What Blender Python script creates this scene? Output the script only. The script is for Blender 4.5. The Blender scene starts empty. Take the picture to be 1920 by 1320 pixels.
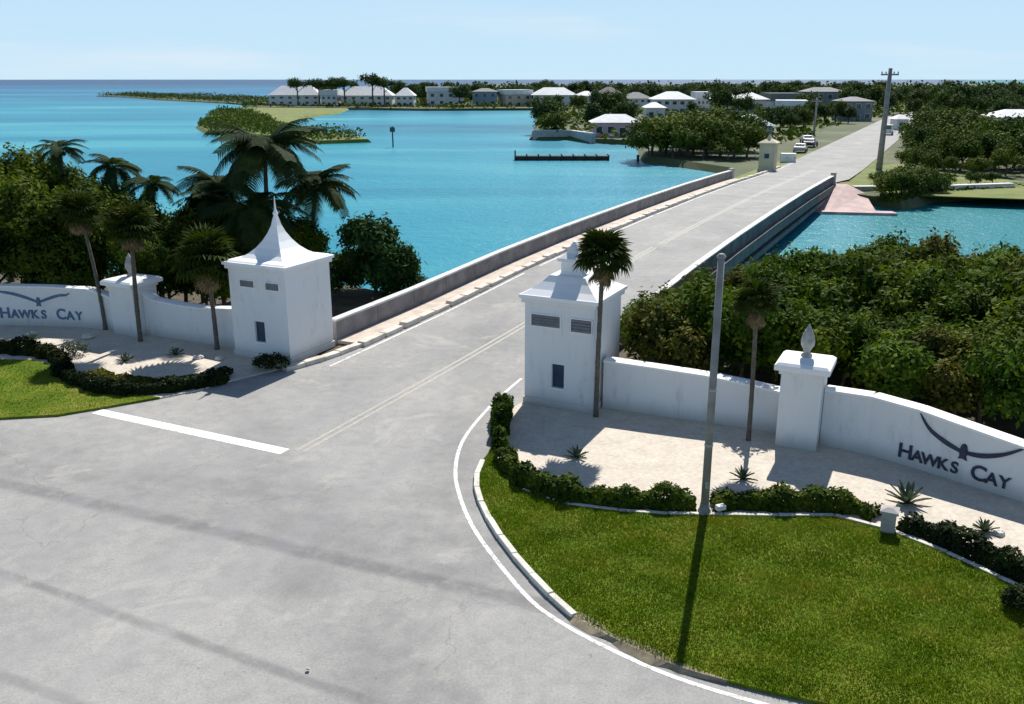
import bpy, math, random
import numpy as np
from mathutils import Vector, Matrix

C = bpy.context.scene
COL = C.collection
rnd = random.Random(7)
R = math.radians

# ------------------------------------------------------------------ camera, world, sun, exposure
CAM_H = 11.0
F_PX = 1700.0
PITCH = math.atan(512 / F_PX)
cam_d = bpy.data.cameras.new('camera')
cam = bpy.data.objects.new('camera', cam_d)
COL.objects.link(cam)
cam.location = (0, 0, CAM_H)
cam.rotation_euler = (math.pi / 2 - PITCH, 0, 0)
cam_d.sensor_fit = 'HORIZONTAL'
cam_d.sensor_width = 36
cam_d.lens = 36 * F_PX / 1920
cam_d.clip_start = 0.5
cam_d.clip_end = 30000
C.camera = cam

SUN_EL, SUN_AZ = R(45.5), R(15.5)          # ahead of the camera, 15 degrees to the right
world = bpy.data.worlds.new("World")
C.world = world
world.use_nodes = True
wn = world.node_tree
for n in list(wn.nodes):
    wn.nodes.remove(n)
sky = wn.nodes.new('ShaderNodeTexSky')
sky.sky_type = 'NISHITA'
sky.sun_disc = False
sky.sun_elevation = SUN_EL
sky.sun_rotation = SUN_AZ
sky.altitude = 0
sky.air_density = 1.0
sky.dust_density = 0.3
sky.ozone_density = 3.0
bg = wn.nodes.new('ShaderNodeBackground')
bg.inputs['Strength'].default_value = 0.07
wo = wn.nodes.new('ShaderNodeOutputWorld')
# humid maritime air: the low sky is pale blue all the way round, deeper blue overhead
tcw = wn.nodes.new('ShaderNodeTexCoord')
sxw = wn.nodes.new('ShaderNodeSeparateXYZ')
wn.links.new(tcw.outputs['Generated'], sxw.inputs[0])
rpw = wn.nodes.new('ShaderNodeValToRGB')
rpw.color_ramp.elements[0].position = 0.0
rpw.color_ramp.elements[0].color = (0.60, 0.82, 0.97, 1)
rpw.color_ramp.elements[1].position = 0.30
rpw.color_ramp.elements[1].color = (0.36, 0.62, 0.95, 1)
e_ = rpw.color_ramp.elements.new(0.10)
e_.color = (0.53, 0.77, 0.97, 1)
wn.links.new(sxw.outputs[2], rpw.inputs[0])
cn = wn.nodes.new('ShaderNodeTexNoise')
cn.inputs['Scale'].default_value = 3.0
cn.inputs['Detail'].default_value = 6
cmap = wn.nodes.new('ShaderNodeMapping')
cmap.inputs['Scale'].default_value = (1, 1, 9)
wn.links.new(tcw.outputs['Generated'], cmap.inputs['Vector'])
wn.links.new(cmap.outputs[0], cn.inputs['Vector'])
cr = wn.nodes.new('ShaderNodeMapRange')
cr.interpolation_type = 'SMOOTHSTEP'
for i_, q_ in enumerate((0.50, 0.78, 0.0, 0.55)):
    cr.inputs[1 + i_].default_value = q_
wn.links.new(cn.outputs['Fac'], cr.inputs[0])
cl = wn.nodes.new('ShaderNodeMix')
cl.data_type = 'RGBA'
wn.links.new(cr.outputs[0], cl.inputs[0])
wn.links.new(rpw.outputs[0], cl.inputs[6])
cl.inputs[7].default_value = (0.80, 0.88, 0.97, 1)
sc_ = wn.nodes.new('ShaderNodeVectorMath')
sc_.operation = 'SCALE'
sc_.inputs['Scale'].default_value = 10.0
wn.links.new(cl.outputs[2], sc_.inputs[0])
fm = wn.nodes.new('ShaderNodeMapRange')
fm.interpolation_type = 'SMOOTHSTEP'
for i_, q_ in enumerate((0.26, 0.55, 1.0, 0.0)):
    fm.inputs[1 + i_].default_value = q_
wn.links.new(sxw.outputs[2], fm.inputs[0])
mxw = wn.nodes.new('ShaderNodeMix')
mxw.data_type = 'RGBA'
wn.links.new(fm.outputs[0], mxw.inputs[0])
wn.links.new(sky.outputs[0], mxw.inputs[6])
wn.links.new(sc_.outputs[0], mxw.inputs[7])
wn.links.new(mxw.outputs[2], bg.inputs[0])
wn.links.new(bg.outputs[0], wo.inputs[0])

sun_d = bpy.data.lights.new('sun', 'SUN')
sun_d.energy = 5.0
sun_d.angle = R(0.5)
sun_d.color = (1.0, 0.955, 0.88)
sun = bpy.data.objects.new('sun', sun_d)
COL.objects.link(sun)
sdir = Vector((math.sin(SUN_AZ) * math.cos(SUN_EL), math.cos(SUN_AZ) * math.cos(SUN_EL), math.sin(SUN_EL)))
sun.rotation_euler = sdir.to_track_quat('Z', 'Y').to_euler()
sun.location = (0, 0, 60)

C.view_settings.view_transform = 'Standard'
C.view_settings.look = 'None'
C.view_settings.gamma = 1
C.view_settings.exposure = 0.5
C.view_settings.use_curve_mapping = False
C.render.engine = 'CYCLES'
C.cycles.max_bounces = 6
C.cycles.use_denoising = True

# ------------------------------------------------------------------ survey helpers
PHI, X0 = R(25.75), -24.2


def B(s, t, z=0.0):
    """point in the road's own frame: s along the road, t to its right (left kerb t=0)"""
    return (X0 + s * math.sin(PHI) + t * math.cos(PHI), s * math.cos(PHI) - t * math.sin(PHI), z)


def ST(x, y):
    x = x - X0
    return x * math.sin(PHI) + y * math.cos(PHI), x * math.cos(PHI) - y * math.sin(PHI)


def P(px, py, z=0.0):
    """surveyed point at height z, from its bearing (px across, py down) seen from the camera station"""
    a = (px - 960) / F_PX
    b = (py - 660) / F_PX
    dy = math.cos(PITCH) - b * math.sin(PITCH)
    dz = -math.sin(PITCH) - b * math.cos(PITCH)
    k = (z - CAM_H) / dz
    return (k * a, k * dy, z)


def lerp(a, b, k):
    return a + (b - a) * k


def deck_z(s):
    pts = [(-200, 0), (40, 0), (48, 0.08), (58, 0.36), (68, 0.45), (82, 0.42), (98, 0.26), (112, 0.0), (126, -0.4), (142, -0.72), (160, -0.78), (900, -0.78)]
    for (a, za), (b, zb) in zip(pts, pts[1:]):
        if a <= s <= b:
            return lerp(za, zb, (s - a) / (b - a))
    return -0.78


# ------------------------------------------------------------------ materials
def material(name):
    m = bpy.data.materials.new(name)
    m.use_nodes = True
    nt = m.node_tree
    return m, nt, nt.nodes['Principled BSDF']


def N(nt, kind, **kw):
    n = nt.nodes.new(kind)
    for k, v in kw.items():
        setattr(n, k, v)
    return n


def noise(nt, scale, detail=4, rough=0.55, vec=None, dist=0.0):
    n = N(nt, 'ShaderNodeTexNoise')
    n.inputs['Scale'].default_value = scale
    n.inputs['Detail'].default_value = detail
    n.inputs['Roughness'].default_value = rough
    n.inputs['Distortion'].default_value = dist
    if vec:
        nt.links.new(vec, n.inputs['Vector'])
    return n.outputs['Fac']


def ramp(nt, fac, stops):
    r = N(nt, 'ShaderNodeValToRGB')
    while len(r.color_ramp.elements) > 1:
        r.color_ramp.elements.remove(r.color_ramp.elements[-1])
    r.color_ramp.elements[0].position = stops[0][0]
    r.color_ramp.elements[0].color = (*stops[0][1], 1)
    for p, c in stops[1:]:
        e = r.color_ramp.elements.new(p)
        e.color = (*c, 1)
    nt.links.new(fac, r.inputs[0])
    return r.outputs[0]


def mixc(nt, a, b, fac, mode='MIX'):
    n = N(nt, 'ShaderNodeMix', data_type='RGBA', blend_type=mode)
    for sock, v in ((n.inputs[0], fac), (n.inputs[6], a), (n.inputs[7], b)):
        if hasattr(v, 'links') or hasattr(v, 'is_linked'):
            nt.links.new(v, sock)
        elif isinstance(v, (int, float)):
            sock.default_value = v
        else:
            sock.default_value = (*v, 1)
    return n.outputs[2]


def math_n(nt, op, a, b=None, c=None):
    n = N(nt, 'ShaderNodeMath', operation=op)
    for i, v in enumerate((a, b, c)):
        if v is None:
            continue
        if isinstance(v, (int, float)):
            n.inputs[i].default_value = v
        else:
            nt.links.new(v, n.inputs[i])
    return n.outputs[0]


def maprange(nt, v, a, b, c=0.0, d=1.0):
    n = N(nt, 'ShaderNodeMapRange', interpolation_type='SMOOTHSTEP')
    nt.links.new(v, n.inputs[0])
    for i, q in enumerate((a, b, c, d)):
        n.inputs[1 + i].default_value = q
    return n.outputs[0]


def coords(nt, kind='Object'):
    return N(nt, 'ShaderNodeTexCoord').outputs[kind]


def world_pos(nt):
    return N(nt, 'ShaderNodeNewGeometry').outputs['Position']


def bump(nt, bsdf, h, strength, dist=0.02):
    b = N(nt, 'ShaderNodeBump')
    b.inputs['Strength'].default_value = strength
    b.inputs['Distance'].default_value = dist
    nt.links.new(h, b.inputs['Height'])
    nt.links.new(b.outputs[0], bsdf.inputs['Normal'])


def simple(name, col, rough=0.7, var=0.15, scale=6.0, metal=0.0, bumpy=0.15, spec=0.3):
    m, nt, b = material(name)
    v = world_pos(nt)
    f = noise(nt, scale, 5, 0.6, v)
    g = noise(nt, scale * 0.17, 3, 0.5, v)
    lo = tuple(c * (1 - var) for c in col)
    hi = tuple(min(1, c * (1 + var)) for c in col)
    a = ramp(nt, f, [(0.3, lo), (0.7, hi)])
    k = ramp(nt, g, [(0.3, (1 - var * .8,) * 3), (0.65, (1, 1, 1))])
    nt.links.new(mixc(nt, a, k, 1.0, 'MULTIPLY'), b.inputs['Base Color'])
    b.inputs['Roughness'].default_value = rough
    b.inputs['Metallic'].default_value = metal
    b.inputs['Specular IOR Level'].default_value = spec
    if bumpy:
        bump(nt, b, noise(nt, scale * 6, 4, 0.6, v), bumpy, 0.01)
    return m


def line_mask(nt, v, p, q, w, soft, wob=0.15):
    """1 near the line p-q on the ground, 0 away from it"""
    dx, dy = q[0] - p[0], q[1] - p[1]
    L = math.hypot(dx, dy)
    nx, ny = -dy / L, dx / L
    dot = N(nt, 'ShaderNodeVectorMath', operation='DOT_PRODUCT')
    nt.links.new(v, dot.inputs[0])
    dot.inputs[1].default_value = (nx, ny, 0)
    d = math_n(nt, 'SUBTRACT', dot.outputs['Value'], nx * p[0] + ny * p[1])
    wb = math_n(nt, 'MULTIPLY', math_n(nt, 'SUBTRACT', noise(nt, 0.5, 3, 0.5, v), 0.5), wob * 4)
    d = math_n(nt, 'ABSOLUTE', math_n(nt, 'ADD', d, wb))
    return maprange(nt, d, w + soft, w, 0, 1)


def asphalt():
    m, nt, b = material('asphalt')
    v = world_pos(nt)
    base = ramp(nt, noise(nt, 0.22, 5, 0.6, v), [(0.25, (0.245, 0.243, 0.242)), (0.5, (0.312, 0.307, 0.298)), (0.78, (0.385, 0.375, 0.355))])
    grain = ramp(nt, noise(nt, 17, 5, 0.8, v), [(0.3, (0.74, 0.74, 0.74)), (0.7, (1.16, 1.16, 1.15))])
    col = mixc(nt, base, grain, 1.0, 'MULTIPLY')
    mott = ramp(nt, noise(nt, 2.2, 5, 0.65, v, 0.4), [(0.33, (0.87, 0.87, 0.88)), (0.6, (1.03, 1.03, 1.02))])
    col = mixc(nt, col, mott, 1.0, 'MULTIPLY')
    # worn rubber tracks across the junction
    streak = noise(nt, 1.3, 5, 0.7, v)
    for (a, c, w, s, k) in (((0, 905), (1000, 1130), 0.10, 0.30, 0.62), ((0, 1072), (640, 1300), 0.05, 0.16, 0.55),
                            ((0, 1268), (150, 1322), 0.05, 0.15, 0.45), ((100, 893), (560, 1010), 0.3, 0.6, 0.22), ((520, 870), (760, 1320), 0.5, 1.0, 0.18), ((30, 885), (330, 905), .2, .6, .2)):
        msk = line_mask(nt, v, P(*a), P(*c), w, s, 0.05)
        msk = math_n(nt, 'MULTIPLY', msk, math_n(nt, 'MULTIPLY', maprange(nt, streak, 0.28, 0.6, 0.35, 1), k))
        col = mixc(nt, col, (0.12, 0.12, 0.125), msk)
    # lane wheel paths along the bridge road
    for t in (1.4, 3.2, 6.2, 8.0):
        msk = line_mask(nt, v, B(0, t), B(100, t), 0.2, 0.5, 0.05)
        col = mixc(nt, col, (0.26, 0.26, 0.265), math_n(nt, 'MULTIPLY', msk, 0.3))
    # darker turning sweep from the junction on to the bridge, and sun bleached crown between lanes
    for (a, c, w, s, k) in (((700, 1320), (905, 640), 0.35, 0.9, 0.16), ((820, 1320), (960, 640), 0.3, 0.8, 0.13), ((300, 900), (900, 1020), 0.25, 0.9, 0.14)):
        msk = math_n(nt, 'MULTIPLY', line_mask(nt, v, P(*a), P(*c), w, s, 0.3), math_n(nt, 'MULTIPLY', maprange(nt, streak, 0.3, 0.62, 0.2, 1), k))
        col = mixc(nt, col, (0.11, 0.11, 0.112), msk)
    pale = maprange(nt, noise(nt, 0.35, 5, 0.7, v, 0.8), 0.56, 0.68, 0, 0.35)
    col = mixc(nt, col, (0.44, 0.425, 0.385), pale)
    spk = maprange(nt, noise(nt, 5.5, 2, 0.5, v), 0.70, 0.76, 0, 0.45)
    col = mixc(nt, col, (0.13, 0.13, 0.13), spk)
    # oil patch
    vm = N(nt, 'ShaderNodeVectorMath', operation='DISTANCE')
    nt.links.new(v, vm.inputs[0])
    vm.inputs[1].default_value = P(555, 1105)
    spot = maprange(nt, math_n(nt, 'ADD', vm.outputs['Value'], math_n(nt, 'MULTIPLY', streak, 1.2)), 1.7, 0.6, 0, 0.4)
    col = mixc(nt, col, (0.12, 0.12, 0.12), spot)
    # hairline cracks
    vo = N(nt, 'ShaderNodeTexVoronoi', feature='DISTANCE_TO_EDGE')
    vo.inputs['Scale'].default_value = 0.16
    wv = N(nt, 'ShaderNodeVectorMath', operation='MULTIPLY_ADD')
    nz = N(nt, 'ShaderNodeTexNoise')
    nz.inputs['Scale'].default_value = 0.9
    nz.inputs['Detail'].default_value = 6
    nt.links.new(v, nz.inputs['Vector'])
    nt.links.new(nz.outputs['Color'], wv.inputs[0])
    wv.inputs[1].default_value = (1.8, 1.8, 0)
    nt.links.new(v, wv.inputs[2])
    nt.links.new(wv.outputs[0], vo.inputs['Vector'])
    ck = maprange(nt, vo.outputs['Distance'], 0.004, 0.001, 0, 0.3)
    ck = math_n(nt, 'MULTIPLY', ck, maprange(nt, noise(nt, 0.11, 3, 0.5, v), 0.45, 0.6))
    col = mixc(nt, col, (0.09, 0.09, 0.09), ck)
    nt.links.new(col, b.inputs['Base Color'])
    b.inputs['Roughness'].default_value = 0.88
    b.inputs['Specular IOR Level'].default_value = 0.25
    bump(nt, b, noise(nt, 40, 3, 0.7, v), 0.25, 0.01)
    return m


def paint(name, col, cover=0.5):
    """worn road paint: the asphalt grey shows through"""
    m, nt, b = material(name)
    v = world_pos(nt)
    f = noise(nt, 5, 6, 0.75, v)
    g = maprange(nt, f, cover - 0.12, cover + 0.08)
    nt.links.new(mixc(nt, (0.31, 0.305, 0.298), col, g), b.inputs['Base Color'])
    b.inputs['Roughness'].default_value = 0.75
    return m


def lawn_mat():
    m, nt, b = material('lawn')
    v = world_pos(nt)
    a = ramp(nt, noise(nt, 0.55, 5, 0.65, v), [(0.3, (0.066, 0.112, 0.006)), (0.48, (0.108, 0.160, 0.010)), (0.60, (0.165, 0.185, 0.022)), (0.72, (0.25, 0.205, 0.060))])
    k = ramp(nt, noise(nt, 9, 4, 0.7, v), [(0.3, (0.62, 0.66, 0.6)), (0.7, (1.2, 1.2, 1.1))])
    nt.links.new(mixc(nt, a, k, 1.0, 'MULTIPLY'), b.inputs['Base Color'])
    b.inputs['Roughness'].default_value = 0.9
    b.inputs['Specular IOR Level'].default_value = 0.1
    bump(nt, b, noise(nt, 22, 4, 0.7, v), 0.7, 0.05)
    return m


def leaf_mat(name, dark, mid, light, trans=0.25, scale=0.9, dead=None):
    m, nt, b = material(name)
    v = world_pos(nt)
    f = noise(nt, scale, 3, 0.6, v)
    col = ramp(nt, f, [(0.32, dark), (0.52, mid), (0.72, light)])
    g = ramp(nt, noise(nt, 7.0, 2, 0.6, v), [(0.3, (0.7, 0.72, 0.68)), (0.7, (1.2, 1.18, 1.1))])
    col = mixc(nt, col, g, 1.0, 'MULTIPLY')
    oi = N(nt, 'ShaderNodeObjectInfo').outputs['Random']
    tint = ramp(nt, oi, [(0.0, (0.78, 0.92, 0.85)), (0.4, (1, 1, 1)), (0.75, (1.12, 1.06, 0.9)), (1.0, (1.2, 1.04, 0.8))])
    col = mixc(nt, col, tint, 1.0, 'MULTIPLY')
    if dead:
        dm = maprange(nt, noise(nt, 1.7, 3, 0.6, v), 0.60, 0.70, 0, 0.75)
        col = mixc(nt, col, dead, dm)
    nt.links.new(col, b.inputs['Base Color'])
    b.inputs['Roughness'].default_value = 0.75
    b.inputs['Specular IOR Level'].default_value = 0.06
    tr = N(nt, 'ShaderNodeBsdfTranslucent')
    nt.links.new(mixc(nt, col, (0.9, 1.0, 0.25), 1.0, 'MULTIPLY'), tr.inputs[0])
    mx = N(nt, 'ShaderNodeMixShader')
    mx.inputs[0].default_value = trans
    nt.links.new(b.outputs[0], mx.inputs[1])
    nt.links.new(tr.outputs[0], mx.inputs[2])
    nt.links.new(mx.outputs[0], nt.nodes['Material Output'].inputs['Surface'])
    return m


def water_mat():
    m, nt, b = material('water')
    v = world_pos(nt)
    sx = N(nt, 'ShaderNodeSeparateXYZ')
    nt.links.new(v, sx.inputs[0])
    mp = N(nt, 'ShaderNodeMapping')
    mp.inputs['Scale'].default_value = (0.35, 1.0, 1.0)
    nt.links.new(v, mp.inputs['Vector'])
    f = noise(nt, 0.022, 5, 0.55, mp.outputs[0], 0.6)
    near = ramp(nt, f, [(0.30, (0.006, 0.115, 0.18)), (0.40, (0.008, 0.175, 0.255)), (0.52, (0.015, 0.215, 0.300)), (0.63, (0.05, 0.30, 0.345)), (0.72, (0.10, 0.36, 0.37))])
    g = noise(nt, 0.005, 4, 0.55, mp.outputs[0], 0.5)
    far = ramp(nt, g, [(0.35, (0.005, 0.062, 0.16)), (0.55, (0.009, 0.13, 0.235)), (0.7, (0.035, 0.23, 0.32))])
    col = mixc(nt, near, far, maprange(nt, sx.outputs[1], 260, 900))
    deep = maprange(nt, sx.outputs[1], 900, 2600)
    col = mixc(nt, col, (0.003, 0.030, 0.10), deep)
    # greener shallows in the channel right of the bridge
    dot = N(nt, 'ShaderNodeVectorMath', operation='DOT_PRODUCT')
    nt.links.new(v, dot.inputs[0])
    dot.inputs[1].default_value = (math.cos(PHI), -math.sin(PHI), 0)
    tt = math_n(nt, 'SUBTRACT', dot.outputs['Value'], X0 * math.cos(PHI) + 6)
    col = mixc(nt, col, (0.010, 0.165, 0.170), maprange(nt, tt, 0, 12, 0, 0.75))
    nt.links.new(col, b.inputs['Base Color'])
    b.inputs['Roughness'].default_value = 0.3
    b.inputs['IOR'].default_value = 1.33
    b.inputs['Specular IOR Level'].default_value = 0.12
    h = math_n(nt, 'ADD', noise(nt, 0.8, 4, 0.6, v), math_n(nt, 'MULTIPLY', noise(nt, 3.5, 3, 0.6, v), 0.3))
    bump(nt, b, h, 0.55, 0.35)
    return m


M = {}
M['asphalt'] = asphalt()
M['white_line'] = paint('white_line', (0.80, 0.80, 0.79), 0.43)
M['edge_line'] = paint('edge_line', (0.74, 0.74, 0.73), 0.475)
M['yellow_line'] = paint('yellow_line', (0.52, 0.42, 0.17), 0.60)
M['lawn'] = lawn_mat()
M['water'] = water_mat()
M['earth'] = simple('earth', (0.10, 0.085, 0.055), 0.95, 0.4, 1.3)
M['far_ground'] = None
m_, nt_, b_ = material('far_ground')
v_ = world_pos(nt_)
nt_.links.new(ramp(nt_, noise(nt_, 0.05, 5, 0.6, v_), [(0.35, (0.04, 0.06, 0.015)), (0.52, (0.065, 0.08, 0.025)), (0.66, (0.13, 0.125, 0.075)), (0.8, (0.22, 0.20, 0.15))]), b_.inputs['Base Color'])
b_.inputs['Roughness'].default_value = 0.95
M['far_ground'] = m_
m_, nt_, b_ = material('far_grass')
v_ = world_pos(nt_)
nt_.links.new(ramp(nt_, noise(nt_, 0.3, 5, 0.6, v_), [(0.3, (0.07, 0.095, 0.012)), (0.5, (0.12, 0.15, 0.018)), (0.75, (0.19, 0.19, 0.04))]), b_.inputs['Base Color'])
b_.inputs['Roughness'].default_value = 0.95
M['far_grass'] = m_
M['plaza'] = simple('plaza_gravel', (0.56, 0.50, 0.42), 0.9, 0.16, 9.0, 0, 0.4)
M['kerb'] = simple('kerb_concrete', (0.62, 0.59, 0.52), 0.85, 0.2, 3.0)
M['kerb_stone'] = simple('kerb_stone', (0.62, 0.56, 0.49), 0.85, 0.25, 1.6)
M['concrete'] = simple('concrete', (0.40, 0.38, 0.36), 0.85, 0.22, 1.5)
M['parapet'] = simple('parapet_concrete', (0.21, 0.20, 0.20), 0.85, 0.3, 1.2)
M['shade_toned_concrete'] = simple('shade_toned_concrete', (0.115, 0.115, 0.12), 0.85, 0.35, 0.9)  # bridge concrete with the shade of its right side put into a darker colour
M['parapet_cap'] = simple('parapet_cap', (0.60, 0.60, 0.58), 0.8, 0.2, 1.4)
M['walkway'] = simple('walkway', (0.55, 0.47, 0.40), 0.9, 0.22, 1.3)
M['pale_pink_concrete'] = simple('pale_pink_concrete', (0.50, 0.37, 0.35), 0.85, 0.25, 0.8)


def stucco(name, col, stain=(0.42, 0.42, 0.40)):
    m, nt, b = material(name)
    v = world_pos(nt)
    mp = N(nt, 'ShaderNodeMapping')
    mp.inputs['Scale'].default_value = (2.2, 2.2, 0.55)
    nt.links.new(v, mp.inputs['Vector'])
    drip = noise(nt, 1.2, 6, 0.7, mp.outputs[0])
    blot = noise(nt, 1.1, 5, 0.65, v)
    f = math_n(nt, 'MULTIPLY', maprange(nt, drip, 0.48, 0.78, 0, 1), maprange(nt, blot, 0.40, 0.66, 0.08, 0.62))
    sx = N(nt, 'ShaderNodeSeparateXYZ')
    nt.links.new(v, sx.inputs[0])
    splash = math_n(nt, 'MULTIPLY', maprange(nt, math_n(nt, 'ADD', sx.outputs[2], math_n(nt, 'MULTIPLY', blot, 0.35)), 0.85, 0.15, 0, 0.6), 1.0)
    c = mixc(nt, col, stain, f)
    c = mixc(nt, c, (0.33, 0.31, 0.27), splash)
    nt.links.new(c, b.inputs['Base Color'])
    b.inputs['Roughness'].default_value = 0.9
    b.inputs['Specular IOR Level'].default_value = 0.2
    bump(nt, b, noise(nt, 30, 4, 0.7, v), 0.35, 0.012)
    return m


M['white_stucco'] = stucco('white_stucco', (0.74, 0.735, 0.73), (0.36, 0.36, 0.34))
M['white_paint'] = stucco('white_paint', (0.83, 0.83, 0.83), (0.6, 0.6, 0.58))
M['grey_stone'] = simple('grey_stone', (0.42, 0.41, 0.38), 0.85, 0.3, 5.0)
M['louvre'] = simple('louvre_paint', (0.20, 0.19, 0.19), 0.6, 0.15, 4.0)
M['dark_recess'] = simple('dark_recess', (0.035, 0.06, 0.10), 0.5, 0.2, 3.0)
M['bronze'] = simple('dark_letter_metal', (0.035, 0.05, 0.085), 0.45, 0.2, 6.0, 0.3)
M['blue_letter'] = simple('blue_letter_paint', (0.10, 0.17, 0.28), 0.6, 0.2, 6.0)
M['pole'] = simple('weathered_pole', (0.27, 0.255, 0.245), 0.75, 0.25, 2.0)
M['bark'] = simple('bark', (0.105, 0.085, 0.065), 0.9, 0.35, 7.0)
M['palm_bark'] = simple('palm_bark', (0.13, 0.11, 0.09), 0.9, 0.35, 9.0)
M['wood_dark'] = simple('dark_wood', (0.05, 0.045, 0.04), 0.85, 0.3, 2.0)
M['mangrove'] = leaf_mat('mangrove_leaves', (0.020, 0.046, 0.006), (0.062, 0.108, 0.012), (0.160, 0.205, 0.022), 0.26, 0.8, None)
M['mangrove_b'] = leaf_mat('mixed_leaves', (0.024, 0.046, 0.007), (0.070, 0.108, 0.013), (0.165, 0.195, 0.026), 0.26, 0.7, (0.12, 0.075, 0.035))
M['bright_leaf'] = leaf_mat('bright_green_leaves', (0.030, 0.062, 0.008), (0.080, 0.135, 0.013), (0.170, 0.220, 0.025), 0.28, 0.8, None)
M['brown_leaf'] = leaf_mat('russet_leaves', (0.028, 0.042, 0.009), (0.080, 0.088, 0.016), (0.165, 0.150, 0.032), 0.26, 0.9, (0.15, 0.085, 0.035))
M['tree_leaf'] = leaf_mat('tree_leaves', (0.018, 0.040, 0.006), (0.052, 0.088, 0.010), (0.150, 0.180, 0.022), 0.34, 0.6)
M['sea_grape'] = leaf_mat('sea_grape_leaves', (0.014, 0.040, 0.012), (0.030, 0.075, 0.020), (0.060, 0.105, 0.030), 0.2, 0.8)
M['hedge'] = leaf_mat('hedge_leaves', (0.020, 0.042, 0.006), (0.060, 0.092, 0.010), (0.135, 0.155, 0.018), 0.2, 1.6)
M['dark_hedge'] = leaf_mat('dark_hedge_leaves', (0.008, 0.016, 0.006), (0.018, 0.030, 0.010), (0.035, 0.050, 0.014), 0.15, 1.6)
M['cover'] = leaf_mat('ground_cover_leaves', (0.05, 0.07, 0.012), (0.10, 0.11, 0.02), (0.16, 0.15, 0.04), 0.25, 1.8)
M['coconut'] = leaf_mat('coconut_fronds', (0.012, 0.028, 0.012), (0.026, 0.048, 0.016), (0.050, 0.072, 0.020), 0.2, 0.9)
M['fan_palm'] = leaf_mat('fan_palm_fronds', (0.020, 0.038, 0.008), (0.042, 0.060, 0.012), (0.080, 0.085, 0.020), 0.2, 1.5)
M['dead_frond'] = simple('dead_fronds', (0.22, 0.16, 0.08), 0.9, 0.35, 5.0)
M['agave'] = leaf_mat('agave_leaves', (0.06, 0.085, 0.075), (0.09, 0.12, 0.10), (0.14, 0.17, 0.14), 0.1, 2.0)
M['far_leaf'] = leaf_mat('far_tree_leaves', (0.026, 0.052, 0.020), (0.048, 0.082, 0.028), (0.090, 0.125, 0.036), 0.2, 0.12)
M['far_leaf_b'] = leaf_mat('far_bush_leaves', (0.034, 0.064, 0.011), (0.070, 0.108, 0.016), (0.140, 0.170, 0.028), 0.15, 0.15)
M['grass_blade'] = leaf_mat('grass_blades', (0.080, 0.140, 0.007), (0.130, 0.195, 0.012), (0.24, 0.235, 0.045), 0.3, 0.6)
M['glass'] = simple('window_glass', (0.04, 0.06, 0.075), 0.12, 0.1, 2.0, 0, 0, 0.6)
M['tyre'] = simple('tyre_rubber', (0.025, 0.025, 0.025), 0.8, 0.1)
for nm, col in (('wall_white', (0.62, 0.62, 0.60)), ('wall_pink', (0.60, 0.40, 0.42)), ('wall_grey', (0.17, 0.20, 0.22)), ('wall_beige', (0.50, 0.44, 0.34)),
                ('wall_blue', (0.22, 0.30, 0.36)), ('roof_white', (0.68, 0.69, 0.70)), ('roof_grey', (0.16, 0.17, 0.18)), ('roof_dark', (0.07, 0.075, 0.085)),
                ('roof_blue', (0.42, 0.50, 0.58)), ('car_silver', (0.45, 0.46, 0.47)), ('car_white', (0.72, 0.72, 0.70)), ('car_dark', (0.06, 0.065, 0.075)), ('cream', (0.55, 0.48, 0.34))):
    M[nm] = simple(nm, col, 0.35 if nm.startswith('car') else 0.8, 0.12, 0.8, 0, 0.0)


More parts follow.
